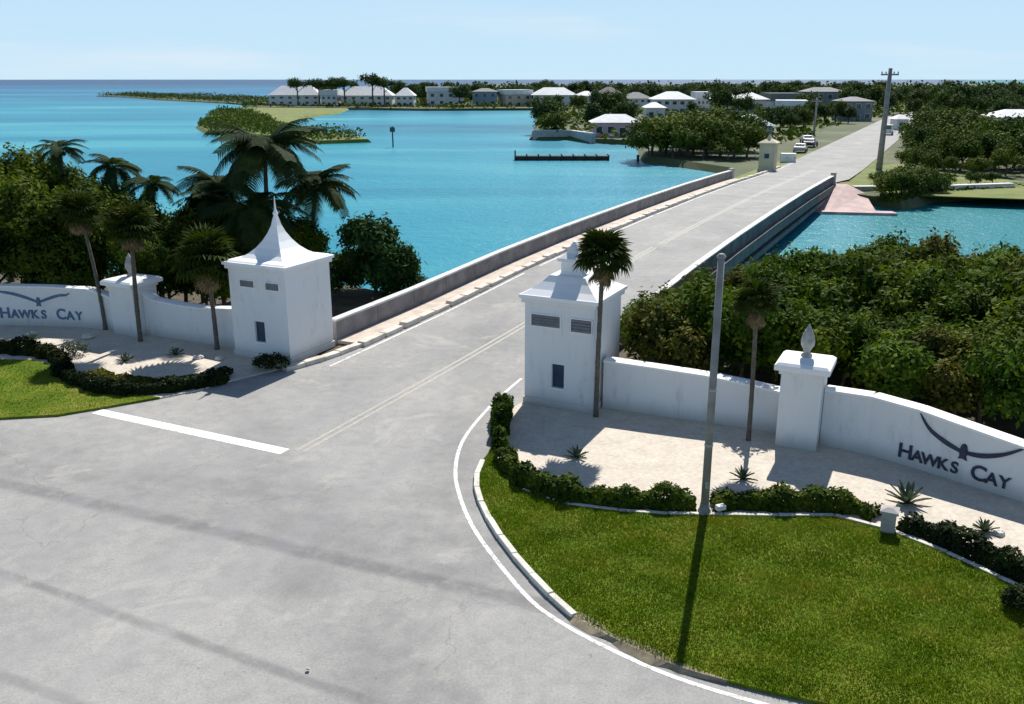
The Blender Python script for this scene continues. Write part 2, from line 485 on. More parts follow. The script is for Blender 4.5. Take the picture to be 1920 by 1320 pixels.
# ------------------------------------------------------------------ mesh building
class MB:
    def __init__(self):
        self.v, self.f = [], []

    def add(self, vs, fs):
        o = len(self.v)
        self.v += [tuple(p) for p in vs]
        self.f += [tuple(i + o for i in f) for f in fs]
        return self

    def box(self, x0, x1, y0, y1, z0, z1, mat=None):
        vs = [(x, y, z) for z in (z0, z1) for x, y in ((x0, y0), (x1, y0), (x1, y1), (x0, y1))]
        if mat:
            vs = [mat @ Vector(p) for p in vs]
        return self.add(vs, [(3, 2, 1, 0), (4, 5, 6, 7), (0, 1, 5, 4), (1, 2, 6, 5), (2, 3, 7, 6), (3, 0, 4, 7)])

    def prism(self, poly, z0, z1):
        """poly: list of (x,y) counter-clockwise; z0,z1 numbers"""
        n = len(poly)
        vs = [(x, y, z0) for x, y in poly] + [(x, y, z1) for x, y in poly]
        fs = [tuple(range(n - 1, -1, -1)), tuple(range(n, 2 * n))]
        fs += [(i, (i + 1) % n, n + (i + 1) % n, n + i) for i in range(n)]
        return self.add(vs, fs)

    def tube(self, pts, radii, n=8, cap=True):
        rings = []
        base = len(self.v)
        pts = [Vector(p) for p in pts]
        for i, p in enumerate(pts):
            d = (pts[min(i + 1, len(pts) - 1)] - pts[max(i - 1, 0)]).normalized()
            a = d.orthogonal() if abs(d.z) < 0.9 else Vector((1, 0, 0))
            a = (a - d * a.dot(d)).normalized()
            b = d.cross(a)
            for k in range(n):
                an = 2 * math.pi * k / n
                self.v.append(tuple(p + (a * math.cos(an) + b * math.sin(an)) * radii[i]))
        for i in range(len(pts) - 1):
            for k in range(n):
                k2 = (k + 1) % n
                self.f.append((base + i * n + k, base + i * n + k2, base + (i + 1) * n + k2, base + (i + 1) * n + k))
        if cap:
            self.f.append(tuple(base + k for k in range(n - 1, -1, -1)))
            self.f.append(tuple(base + (len(pts) - 1) * n + k for k in range(n)))
        return self

    def lathe(self, prof, n=12, c=(0, 0, 0)):
        return self.tube([(c[0], c[1], c[2] + z) for r, z in prof], [r for r, z in prof], n)

    def loft4(self, prof, c=(0, 0, 0)):
        """square rings of half-width w at height z"""
        base = len(self.v)
        for w, z in prof:
            for sx, sy in ((-1, -1), (1, -1), (1, 1), (-1, 1)):
                self.v.append((c[0] + sx * w, c[1] + sy * w, c[2] + z))
        for i in range(len(prof) - 1):
            for k in range(4):
                k2 = (k + 1) % 4
                self.f.append((base + i * 4 + k, base + i * 4 + k2, base + i * 4 + 4 + k2, base + i * 4 + 4 + k))
        self.f.append((base + 3, base + 2, base + 1, base))
        e = base + (len(prof) - 1) * 4
        self.f.append((e, e + 1, e + 2, e + 3))
        return self

    def mesh(self, name, mat, smooth=False, bevel=0):
        me = bpy.data.meshes.new(name)
        me.from_pydata(self.v, [], self.f)
        me.validate()
        me.update()
        me.materials.append(mat)
        if smooth:
            me.polygons.foreach_set('use_smooth', [True] * len(me.polygons))
        return me


def link(name, me, parent=None):
    o = bpy.data.objects.new(name, me)
    COL.objects.link(o)
    if parent:
        o.parent = parent
    return o


def obj(name, mb, mat, parent=None, smooth=False, bevel=0.0, at=None, rz=0.0):
    o = link(name, mb.mesh(name, mat, smooth), parent)
    if at:
        o.location = at
    o.rotation_euler.z = rz
    if bevel:
        bv = o.modifiers.new('bevel', 'BEVEL')
        bv.width = bevel
        bv.segments = 2
        bv.limit_method = 'ANGLE'
    return o


def tag(o, label=None, cat=None, group=None, kind=None):
    if label: o['label'] = label
    if cat: o['category'] = cat
    if group: o['group'] = group
    if kind: o['kind'] = kind
    return o


def thing(name, label, cat, loc=(0, 0, 0), rz=0.0, group=None):
    o = bpy.data.objects.new(name, None)
    COL.objects.link(o)
    o.location = loc
    o.rotation_euler.z = rz
    o.empty_display_size = 0.3
    return tag(o, label, cat, group)


def dup(root, loc, rz=0.0, sc=1.0, label=None, group=None):
    r = root.copy()
    COL.objects.link(r)
    r.location = loc
    r.rotation_euler = (0, 0, rz)
    r.scale = (sc, sc, sc) if isinstance(sc, (int, float)) else sc
    if label: r['label'] = label
    if group: r['group'] = group
    for ch in list(root.children):
        c = ch.copy()
        COL.objects.link(c)
        c.parent = r
        for g in list(ch.children):
            d = g.copy()
            COL.objects.link(d)
            d.parent = c
    return r


def structure(name, mb, mat, label=None, smooth=False):
    o = obj(name, mb, mat, None, smooth)
    o['kind'] = 'structure'
    if label: o['label'] = label
    return o


def ccw(poly):
    a = sum(p[0] * q[1] - q[0] * p[1] for p, q in zip(poly, poly[1:] + poly[:1]))
    return poly if a > 0 else poly[::-1]


def smooth_path(pts, n=6):
    """Catmull-Rom through 2D/3D points"""
    out = []
    m = len(pts)
    for i in range(m - 1):
        p0, p1, p2, p3 = pts[max(i - 1, 0)], pts[i], pts[i + 1], pts[min(i + 2, m - 1)]
        for k in range(n):
            t = k / n
            out.append(tuple(0.5 * ((2 * b) + (-a + c) * t + (2 * a - 5 * b + 4 * c - d) * t * t + (-a + 3 * b - 3 * c + d) * t ** 3) for a, b, c, d in zip(p0, p1, p2, p3)))
    out.append(tuple(pts[-1]))
    return out


def offset_path(pts, d):
    """shift a 2D path to its right by d"""
    out = []
    for i, p in enumerate(pts):
        a, b = pts[max(i - 1, 0)], pts[min(i + 1, len(pts) - 1)]
        dx, dy = b[0] - a[0], b[1] - a[1]
        L = math.hypot(dx, dy) or 1
        out.append((p[0] + dy / L * d, p[1] - dx / L * d))
    return out


def ribbon(path, d0, d1, z0, z1=None):
    """flat band (z1 None) or solid band between two offsets of a 2D path"""
    a, b = offset_path(path, d0), offset_path(path, d1)
    mb = MB()
    n = len(path)
    if z1 is None:
        zf = z0 if callable(z0) else (lambda i: z0)
        vs = [(p[0], p[1], zf(i)) for i, p in enumerate(a)] + [(p[0], p[1], zf(i)) for i, p in enumerate(b)]
        mb.add(vs, [(i, i + 1, n + i + 1, n + i)[::-1] for i in range(n - 1)])
        return mb
    za = z0 if callable(z0) else (lambda i: z0)
    zb = z1 if callable(z1) else (lambda i: z1)
    vs = [(p[0], p[1], za(i)) for i, p in enumerate(a)] + [(p[0], p[1], za(i)) for i, p in enumerate(b)]
    vs += [(p[0], p[1], zb(i)) for i, p in enumerate(a)] + [(p[0], p[1], zb(i)) for i, p in enumerate(b)]
    fs = []
    for i in range(n - 1):
        fs += [(2 * n + i, 3 * n + i, 3 * n + i + 1, 2 * n + i + 1), (i, i + 1, n + i + 1, n + i),
               (i, 2 * n + i, 2 * n + i + 1, i + 1), (n + i, n + i + 1, 3 * n + i + 1, 3 * n + i)]
    fs += [(0, n, 3 * n, 2 * n), (n - 1, 3 * n - 1, 4 * n - 1, 2 * n - 1)[::-1]]
    mb.add(vs, fs)
    return mb


def inside(x, y, poly):
    c = False
    j = len(poly) - 1
    for i in range(len(poly)):
        xi, yi = poly[i][:2]
        xj, yj = poly[j][:2]
        if (yi > y) != (yj > y) and x < (xj - xi) * (y - yi) / (yj - yi) + xi:
            c = not c
        j = i
    return c


# ------------------------------------------------------------------ the setting: water, land, roads
WZ = -1.8
wm = MB().add([(-9000, -200, WZ), (9000, -200, WZ), (9000, 20000, WZ), (-9000, 20000, WZ)], [(0, 1, 2, 3)])
structure('sea', wm, M['water'], 'turquoise shallow sea paling to a dark blue horizon')


def land(name, shore, z, mat, label):
    """top sheet with a bank that slopes under the water; shore is counter-clockwise"""
    shore = ccw(shore)
    n = len(shore)
    cx = sum(p[0] for p in shore) / n
    cy = sum(p[1] for p in shore) / n
    out = offset_path(shore + shore[:1], 2.2)[:n]
    vs = [(p[0], p[1], z) for p in shore] + [(p[0], p[1], WZ - 1.2) for p in out]
    fs = [tuple(range(n))] + [(i, n + i, n + (i + 1) % n, (i + 1) % n) for i in range(n)]
    return structure(name, MB().add(vs, fs), mat, label)


near_shore = [(-130, -60), (130, -60), (130, 40), (70, 44), (45, 47), (34, 50), (24, 51), (15, 50), (8, 47.5), (2.5, 46.5), B(49, 4)[:2], B(48.5, -1.5)[:2],
              (-6.5, 47.5), (-9, 49.5), (-15, 50), (-22, 52), (-35, 55), (-60, 52), (-130, 46)]
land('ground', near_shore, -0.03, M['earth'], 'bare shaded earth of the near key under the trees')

far_shore = [P(455, 204, WZ), P(660, 206, WZ), P(800, 208, WZ), P(1000, 207, WZ), P(1012, 226, WZ), P(1000, 262, WZ), P(1066, 262, WZ), P(1110, 268, WZ), P(1200, 273, WZ),
             P(1214, 303, WZ), P(1300, 316, WZ), P(1370, 327, WZ), B(117, -4), B(116.5, 10.5), B(112, 17), P(1740, 378, WZ), P(1920, 366, WZ), P(2300, 352, WZ),
             (420, 140), (1500, 300), (2500, 2200), (-60, 2200), (-100, 900)]
far_poly = [p[:2] for p in far_shore]
land('far_ground', far_poly, -0.85, M['far_ground'], 'sandy and grassy ground of the far key')

# road: foreground junction, bridge approach, deck and the far street in one sheet
road = MB()
near_road = [(-75, -40), (75, -40), (75, 8), B(30, 26)[:2], B(30.5, 12)[:2], B(36, 9.5)[:2], B(40, 9.5)[:2], B(40, -0.4)[:2], B(36, -2.6)[:2], B(28, -8)[:2], (-45, 33), (-75, 30)]
road.add([(x, y, 0.0) for x, y in near_road], [tuple(range(len(near_road)))])
ss = [40, 44, 48, 53, 58, 63, 68, 75, 82, 90, 98, 105, 112, 119, 126, 134, 142, 150, 160, 200, 260, 330, 420]
vs = [B(s, -0.4, deck_z(s)) for s in ss] + [B(s, 9.5 if s < 120 else 10.5, deck_z(s)) for s in ss]
n = len(ss)
road.add(vs, [(n + i, n + i + 1, i + 1, i) for i in range(n - 1)])
structure('road', road, M['asphalt'], 'sun bleached grey asphalt of the junction and bridge road')

em = MB()
ss2 = [117, 122, 128, 134, 142, 150, 160, 175]
n = len(ss2)
em.add([B(s, 9.3, deck_z(s) - 0.01) for s in ss2] + [B(s, 12.6, -0.9) for s in ss2], [(n + i, n + i + 1, i + 1, i) for i in range(n - 1)])
em.add([B(s, -0.2, deck_z(s) - 0.01) for s in ss2] + [B(s, -3.4, -0.9) for s in ss2], [(i, i + 1, n + i + 1, n + i) for i in range(n - 1)])
structure('embankment', em, M['far_grass'], 'grassy shoulders of the road past the far bridge end')

# painted markings
mk = MB()
sb0, sb1 = B(30.95, -3.9), B(30.95, 4.3)
mk.add([B(30.55, -3.9, 0.004), B(30.55, 4.25, 0.004), B(31.0, 4.25, 0.004), B(31.0, -3.9, 0.004)], [(0, 1, 2, 3)])
structure('stop_line', mk, M['white_line'], 'white stop line painted across the left lane')
yl = MB()
for t in (4.45, 4.72):
    ls = [31 + k for k in range(0, 110, 3)]
    k = len(ls)
    yl.add([B(s, t, deck_z(s) + 0.004) for s in ls] + [B(s, t + 0.12, deck_z(s) + 0.004) for s in ls], [(k + i, k + i + 1, i + 1, i) for i in range(k - 1)])
structure('centre_line', yl, M['yellow_line'], 'faded double yellow centre line along the road')

edge = smooth_path([P(*p)[:2] for p in ((982, 706), (940, 742), (898, 785), (866, 830), (854, 880), (862, 930), (888, 990), (938, 1060), (998, 1128), (1060, 1172), (1140, 1215), (1250, 1264), (1380, 1306), (1560, 1352), (1800, 1400), (2300, 1480))], 6)
structure('edge_line', ribbon(edge, -0.055, 0.055, 0.004), M['edge_line'], 'thin white edge line sweeping round the right lawn')
le = smooth_path([P(*p)[:2] for p in ((-420, 800), (-150, 800), (0, 790), (110, 784), (205, 768), (300, 752))], 6)
ke = [B(s, 0.22)[:2] for s in np.arange(38.5, 150, 3)]
structure('kerb_line', ribbon(ke, -0.05, 0.05, lambda i: deck_z(38.5 + 3 * i) + 0.004), M['edge_line'], 'worn white edge line beside the left bridge kerb')

# right lawn, plaza and kerbs
kerb_pts = [(930, 838), (905, 868), (893, 900), (898, 935), (922, 985), (968, 1050), (1025, 1112), (1075, 1158), (1140, 1196), (1205, 1227), (1280, 1258), (1380, 1286), (1480, 1310), (1650, 1345), (1850, 1385), (2300, 1465)]
kpath = smooth_path([P(*p)[:2] for p in kerb_pts], 6)
hedge_front = [(930, 838), (935, 880), (965, 912), (1020, 938), (1080, 953), (1200, 966), (1320, 970), (1440, 972), (1560, 972), (1630, 986), (1700, 1012), (1760, 1036), (1850, 1078), (1960, 1130), (2300, 1270)]
hpath = smooth_path([P(*p)[:2] for p in hedge_front], 6)
lawn = MB()
lp = ccw(kpath + hpath[::-1][:-1])
lawn.prism(lp, -0.02, 0.08)
structure('lawn', lawn, M['lawn'], 'clipped green lawn inside the kerb on the right')
plz = ccw(hpath + [B(33, 34)[:2], B(39.2, 26)[:2], B(39.4, 9.2)[:2], B(37.0, 8.9)[:2], P(925, 790)[:2]])
structure('plaza', MB().prism(plz, -0.02, 0.06), M['plaza'], 'pale beige gravel plaza in front of the right wall')

dv = kpath[40:66]
nd = len(dv)
wob = [min(1, i / 3, (nd - 1 - i) / 6) * (0.16 + 0.06 * math.sin(i * .55) + 0.03 * math.sin(i * 1.3)) + 0.015 for i in range(nd)]
da = offset_path(dv, 0.02)
db = [offset_path(dv, -w_)[i] for i, w_ in enumerate(wob)]
dc = [offset_path(dv, w_ * .9)[i] for i, w_ in enumerate(wob)]
dm = MB()
dm.add([(p[0], p[1], 0.006) for p in dc] + [(p[0], p[1], 0.088) for p in da] + [(p[0], p[1], 0.084) for p in db],
       [(i, i + 1, nd + i + 1, nd + i) for i in range(nd - 1)] + [(nd + i, nd + i + 1, 2 * nd + i + 1, 2 * nd + i) for i in range(nd - 1)])
structure('dirt_edge', dm, simple('sandy_dirt', (0.26, 0.22, 0.15), 0.95, 0.35, 4.0), 'bare dirt verge between the road and right lawn past the kerb')
# left lawn and plaza
ll = ccw([P(*p)[:2] for p in ((-420, 798), (-150, 798), (0, 787), (110, 781), (205, 765), (300, 748), (250, 742), (160, 722), (112, 690), (60, 678), (-60, 676), (-420, 690))])
structure('lawn', MB().prism(ll, -0.02, 0.08), M['lawn'], 'small bright green lawn at the left edge')
lplz = ccw([P(*p)[:2] for p in ((112, 690), (160, 722), (250, 742), (300, 748), (370, 734), (432, 716), (545, 688))] + [B(38.2, -1.2)[:2], B(39.5, -1.2)[:2], B(39.6, -16)[:2], B(36, -26)[:2], P(-420, 690)[:2], P(-60, 676)[:2], P(60, 678)[:2]])
structure('plaza', MB().prism(lplz, -0.02, 0.05), M['plaza'], 'pale gravel plaza in front of the left wall')


def kerb_run(name, label, path, w, z0, z1, step, mat, gap=0.02, side=0.0):
    """a row of kerb stones along a path, each a part"""
    t = thing(name, label, 'kerb', (0, 0, 0))
    d = [0]
    for p, q in zip(path, path[1:]):
        d.append(d[-1] + math.dist(p, q))
    L = d[-1]

    def at(s):
        for i in range(len(d) - 1):
            if d[i] <= s <= d[i + 1] + 1e-9:
                k = (s - d[i]) / (d[i + 1] - d[i])
                p, q = path[i], path[i + 1]
                return lerp(p[0], q[0], k), lerp(p[1], q[1], k)
        return path[-1]
    s = 0
    while s < L - step * 0.4:
        ln = step * rnd.uniform(0.92, 1.08)
        a, b = at(s), at(min(L, s + ln - gap))
        dx, dy = b[0] - a[0], b[1] - a[1]
        l = math.hypot(dx, dy)
        dz = rnd.uniform(-0.012, 0.012)
        o = obj('kerb_stone', MB().box(0, l, -w / 2 + side, w / 2 + side, z0, z1 + dz), mat, t, bevel=0.02)
        o.location = (a[0], a[1], 0)
        o.rotation_euler.z = math.atan2(dy, dx) + rnd.uniform(-0.012, 0.012)
        s += ln
    return t


kerb_run('kerb', 'curved row of pale kerb stones round the right lawn', kpath[6:44], 0.16, -0.05, 0.13, 1.0, M['kerb'])
kerb_run('kerb', 'thin concrete edging between right lawn and hedge', hpath[14:84], 0.14, -0.05, 0.12, 1.4, M['kerb'], side=0.02)
pad = smooth_path([B(37.2, -1.0)[:2], B(39, -0.55)[:2], B(41, -0.35)[:2], B(44, -0.2)[:2]], 5)
kerb_run('kerb', 'rough kerb stones at the road side of the left tower', pad, 0.35, -0.05, 0.17, 0.9, M['kerb_stone'])

# ------------------------------------------------------------------ bridge
bridge = thing('bridge', 'long low concrete road bridge crossing the channel to the far key', 'bridge', (0, 0, 0))


def along(s0, s1, t0, t1, za, zb):
    """box following the deck between s0 and s1"""
    d0, d1 = deck_z(s0), deck_z(s1)
    vs = [B(s0, t0, d0 + za), B(s0, t1, d0 + za), B(s1, t1, d1 + za), B(s1, t0, d1 + za), B(s0, t0, d0 + zb), B(s0, t1, d0 + zb), B(s1, t1, d1 + zb), B(s1, t0, d1 + zb)]
    return MB().add(vs, [(3, 2, 1, 0), (4, 5, 6, 7), (0, 1, 5, 4), (1, 2, 6, 5), (2, 3, 7, 6), (3, 0, 4, 7)])


S0, S1 = 41.3, 117.0
slab = MB()
for a, b in zip(ss, ss[1:]):
    if 48 <= a and b <= 120:
        q = along(a, b, -1.75, 10.05, -0.75, -0.012)
        slab.add(q.v, q.f)
obj('deck_slab', slab, M['shade_toned_concrete'], bridge)
wk = MB()
for k in range(38):
    a = S0 + k * 2.0
    q = along(a, a + 2.0, -1.45, -0.42, -0.01, 0.13)
    wk.add(q.v, q.f)
obj('walkway', wk, M['walkway'], bridge)
k = 0
s = S0
while s < 141:
    ln = rnd.uniform(1.3, 1.7)
    obj('kerb_stone', along(s, s + ln - rnd.uniform(0.10, 0.35), -0.42, -0.02 + rnd.uniform(-.03, .03), -0.01, 0.22 + rnd.uniform(-0.04, 0.04)), M['kerb_stone'], bridge, bevel=0.03)
    s += ln
s = S0
while s < S1:
    e = min(s + 3.2, S1)
    obj('parapet_panel', along(s + 0.015, e - 0.015, -1.72, -1.50, -0.1, 0.95), M['parapet'], bridge)
    obj('parapet_cap', along(s + 0.005, e - 0.005, -1.84, -1.46, 0.952, 1.05), M['parapet_cap'], bridge, bevel=0.015)
    s = e
s = 44.5
while s < S1:
    e = min(s + 3.2, S1)
    obj('parapet_panel', along(s + 0.015, e - 0.015, 9.52, 9.74, -0.1, 0.86), M['shade_toned_concrete'], bridge)
    obj('parapet_cap', along(s + 0.005, e - 0.005, 9.44, 9.82, 0.862, 0.95), M['parapet_cap'], bridge, bevel=0.015)
    s = e
obj('fascia_beam', (lambda q: q)(along(52, 117, 9.76, 10.03, -1.15, -0.755)), M['shade_toned_concrete'], bridge)
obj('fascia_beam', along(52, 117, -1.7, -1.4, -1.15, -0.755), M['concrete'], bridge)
for s in (56, 67, 78, 89, 100, 110):
    pr = along(s, s + 0.9, -1.2, 9.5, -1.12, -0.76)
    p = obj('pier_cap', pr, M['shade_toned_concrete'], bridge)
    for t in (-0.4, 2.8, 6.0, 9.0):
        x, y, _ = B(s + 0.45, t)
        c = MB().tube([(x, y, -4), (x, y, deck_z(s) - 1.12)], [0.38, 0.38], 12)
        obj('pier_column', c, M['shade_toned_concrete'], bridge, smooth=True)
# end posts
for s, t in ((117.2, 9.4), (117.2, -1.9)):
    obj('end_post', along(s, s + 0.9, t, t + 0.5, -0.2, 1.25), M['concrete'], bridge, bevel=0.03)

# sloped abutment at the far right end
ab = MB()
top = [B(117.5, -2, -0.2), B(117.5, 11.2, -0.1), B(116.5, 13.2, -0.85)]
bot = [B(105.5, -2, WZ - .3), B(105.0, 10.8, WZ - .1), B(107.2, 15.4, WZ - .1)]
ab.add(top + bot, [(3, 4, 1, 0), (4, 5, 2, 1)])
ab.add([B(104.6, 10.2, WZ + 0.25), B(106.6, 17.2, WZ + 0.25), B(108.0, 16.6, WZ + 0.25), B(105.6, 10.2, WZ + 0.25), B(104.6, 10.2, WZ - .6), B(106.6, 17.2, WZ - .6), B(108.0, 16.6, WZ - .6), B(105.6, 10.2, WZ - .6)],
       [(0, 1, 2, 3), (4, 5, 1, 0), (5, 6, 2, 1), (6, 7, 3, 2), (7, 4, 0, 3)])
tag(obj('bridge_abutment', ab, M['pale_pink_concrete']), 'pinkish sloped concrete abutment under the far right bridge end', 'abutment')

# ------------------------------------------------------------------ gate towers
def tower(label, s, t, w, depth, vents, stub=False):
    """front left corner at (s, t)"""
    T = thing('gate_tower', label, 'tower', B(s, t), -PHI)
    h = 3.86
    # body: hollow only at the window, so build it as jambs round the opening
    wx0, wx1, wz0, wz1 = w * 0.40, w * 0.58, 0.78, 1.62
    b = MB()
    b.box(0, w, 0.16, depth, 0, h)
    b.box(0, wx0, 0, 0.16, 0, h)
    b.box(wx1, w, 0, 0.16, 0, h)
    b.box(wx0, wx1, 0, 0.16, 0, wz0)
    b.box(wx0, wx1, 0, 0.16, wz1, h)
    obj('wall', b, M['white_stucco'], T)
    p = MB()
    p.box(-0.05, w + 0.05, -0.05, depth + 0.05, 0, 0.28)
    obj('plinth', p, M['white_stucco'], T, bevel=0.02)
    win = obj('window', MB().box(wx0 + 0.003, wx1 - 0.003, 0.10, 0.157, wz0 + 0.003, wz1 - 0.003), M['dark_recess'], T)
    obj('sill', MB().box(wx0 - 0.05, wx1 + 0.05, -0.05, 0.06, wz0 - 0.07, wz0 + 0.0), M['white_paint'], win, bevel=0.01)
    for (x0, x1, z0, z1) in vents:
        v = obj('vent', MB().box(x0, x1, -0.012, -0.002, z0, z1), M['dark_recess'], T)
        fr = MB()
        for q in ((x0 - .03, x1 + .03, z1, z1 + .03), (x0 - .03, x1 + .03, z0 - .03, z0), (x0 - .03, x0, z0, z1), (x1, x1 + .03, z0, z1)):
            fr.box(q[0], q[1], -0.05, -0.002, q[2], q[3])
        obj('frame', fr, M['white_paint'], v)
        nn = 4
        for i in range(nn):
            zc = z0 + (i + 0.5) * (z1 - z0) / nn
            obj('slat', MB().add([(x0, -0.045, zc - .045), (x1, -0.045, zc - .045), (x1, -0.016, zc + .03), (x0, -0.016, zc + .03), (x0, -0.04, zc - .05), (x1, -0.04, zc - .05), (x1, -0.013, zc + .02), (x0, -0.013, zc + .02)],
                                 [(0, 1, 2, 3), (7, 6, 5, 4), (0, 4, 5, 1), (2, 6, 7, 3)]), M['louvre'], v)
    e = MB()
    e.box(-0.10, w + 0.10, -0.10, depth + 0.10, h - 0.16, h)
    obj('cornice', e, M['white_stucco'], T, bevel=0.015)
    e = MB()
    e.box(-0.17, w + 0.17, -0.17, depth + 0.17, h + 0.002, h + 0.13)
    obj('eave', e, M['white_paint'], T, bevel=0.02)
    hw = w / 2 + 0.12
    prof = [(hw, 0), (hw * 0.80, 0.16), (hw * 0.60, 0.38), (hw * 0.43, 0.66), (hw * 0.30, 0.96), (hw * 0.20, 1.28), (hw * 0.125, 1.6), (hw * 0.075, 1.92), (0.065, 2.2)]
    if not stub:
        prof = [(hw * .985, 0), (hw * 0.93, 0.05), (hw * 0.70, 0.10), (hw * 0.55, 0.24), (hw * 0.40, 0.46), (hw * 0.27, 0.74), (hw * 0.165, 1.05), (hw * 0.095, 1.34), (hw * 0.06, 1.6), (0.06, 1.72)]
    if stub:
        prof = prof[:3] + [(hw * 0.46, 0.58)]
    rf = MB().loft4(prof, (w / 2, depth / 2, h + 0.132))
    ro = obj('roof', rf, M['white_paint'], T)
    ro.scale = (1, 1, 1)
    if stub:
        z0 = h + 0.712
        sp = MB().loft4([(0.40, -0.05), (0.36, 0.10), (0.36, 0.42), (0.46, 0.46), (0.46, 0.56), (0.22, 0.72), (0.10, 1.0), (0.05, 1.1)], (w / 2, depth / 2, z0))
        obj('cupola', sp, M['white_paint'], T)
        return T
    sp = MB().lathe([(0.05, 0), (0.10, 0.05), (0.11, 0.12), (0.06, 0.2), (0.04, 0.3), (0.02, 0.65), (0.008, 0.8)], 10, (w / 2, depth / 2, h + 1.84))
    obj('spire', sp, M['white_paint'], T, smooth=True)
    return T


tower('white gate tower right of the road with a palm at its front corner', 37.9, 9.08, 2.56, 2.6, [(0.26, 1.32, 2.92, 3.32), (1.72, 2.46, 2.86, 3.3)], True)
tower('white gate tower left of the road with its spired roof in clear view', 37.95, -4.16, 2.86, 2.86, [(0.6, 1.3, 3.02, 3.28), (1.9, 2.55, 3.0, 3.28)])


def pillar(label, s, t, w, d, h, fin):
    T = thing('gate_pillar', label, 'pillar', B(s, t), -PHI)
    obj('shaft', MB().box(0, w, 0, d, 0, h), M['white_stucco'], T)
    obj('necking', MB().box(-0.07, w + 0.07, -0.07, d + 0.07, h - 0.14, h - 0.002), M['white_stucco'], T, bevel=0.015)
    c = MB().loft4([(w / 2 + 0.20, 0), (w / 2 + 0.20, 0.16), (w / 2 + 0.10, 0.24), (w / 2 - 0.30, 0.33)], (w / 2, d / 2, h))
    obj('cap', c, M['white_paint'], T, bevel=0.012)
    if fin:
        f = MB().lathe([(0.17, 0), (0.17, 0.06), (0.09, 0.12), (0.11, 0.2), (0.20, 0.36), (0.21, 0.5), (0.17, 0.68), (0.09, 0.85), (0.03, 0.98), (0.01, 1.02)], 14, (w / 2, d / 2, h + 0.328))
        fo = obj('finial', f, M['grey_stone'], T, smooth=True)
        lf = MB()
        for i in range(9):
            a = i / 9 * 2 * math.pi
            u, v = Vector((math.cos(a), math.sin(a), 0)), Vector((-math.sin(a), math.cos(a), 0))
            c0 = Vector((w / 2, d / 2, h + 0.95))
            lf.add([c0 + v * .05, c0 - v * .05, c0 + u * .16 + Vector((0, 0, .25))], [(0, 1, 2)])
        obj('leaf_crest', lf, M['grey_stone'], fo)
    return T


pillar('white wall pillar with grey urn finial, right of the light pole', 37.72, 17.78, 1.22, 1.22, 2.55, True)
pillar('white wall pillar among palms between left wall and left tower', 38.1, -11.35, 1.45, 1.35, 2.3, True)


def wall(label, stations, thick, letters=None):
    """stations: (s, t, height) along the front face, left to right"""
    T = thing('boundary_wall', label, 'wall', (0, 0, 0))
    path = [B(s, t)[:2] for s, t, h in stations]
    hs = [q[2] for q in stations]
    d = [0]
    for p, q in zip(path, path[1:]):
        d.append(d[-1] + math.dist(p, q))

    def hz(i):
        return hs[i]
    obj('wall_body', ribbon(path, 0.0, -thick, -0.05, lambda i: hs[i] - 0.09), M['white_stucco'], T)
    for i in range(len(path) - 1):
        p, q = path[i], path[i + 1]
        nseg = max(1, round(math.dist(p, q) / 1.2))
        for k in range(nseg):
            k0, k1 = k / nseg, (k + 1) / nseg
            a = (lerp(p[0], q[0], k0), lerp(p[1], q[1], k0))
            b = (lerp(p[0], q[0], k1), lerp(p[1], q[1], k1))
            L = math.dist(a, b)
            za, zb = lerp(hs[i], hs[i + 1], k0), lerp(hs[i], hs[i + 1], k1)
            c = MB()
            y0, y1 = -0.06, thick + 0.06
            g = 0.006
            sec = [(y0, -0.088), (y1, -0.088), (y1, -0.02), (thick * .5 + .04, 0.02), (thick * .5 - .04, 0.02), (y0, -0.02)]
            c.add([(g, yy, za + zz) for yy, zz in sec] + [(L - g, yy, zb + zz) for yy, zz in sec],
                  [(5, 4, 3, 2, 1, 0), tuple(range(6, 12))] + [(j, (j + 1) % 6, 6 + (j + 1) % 6, 6 + j) for j in range(6)])
            o = obj('coping_stone', c, M['white_paint'], T)
            o.location = (a[0], a[1], 0)
            o.rotation_euler.z = math.atan2(b[1] - a[1], b[0] - a[0])

    def at(u):
        for i in range(len(d) - 1):
            if u <= d[i + 1] or i == len(d) - 2:
                k = (u - d[i]) / (d[i + 1] - d[i])
                p, q = path[i], path[i + 1]
                return (lerp(p[0], q[0], k), lerp(p[1], q[1], k)), math.atan2(q[1] - p[1], q[0] - p[0])
    return T, at, d


def lettering(T, at, text, u0, gap, z, big, small, mat, bold=0.012):
    u = u0
    first = True
    for ch in text:
        if ch == ' ':
            u += gap * 0.9
            first = True
            continue
        size = big if first else small
        cu = bpy.data.curves.new('letter', 'FONT')
        cu.body = ch
        cu.size = size * 1.4
        cu.extrude = 0.015
        cu.offset = bold
        cu.align_x = 'CENTER'
        cu.materials.append(mat)
        o = link('letter', cu, T)
        step = gap * (1.12 if first else 1.0) * (1.2 if ch == 'W' else 1)
        (x, y), a = at(u + step / 2)
        nx, ny = math.sin(a), -math.cos(a)
        o.location = (x + nx * 0.025, y + ny * 0.025, z)
        o.rotation_euler = (math.pi / 2, 0, a)
        u += step
        first = False


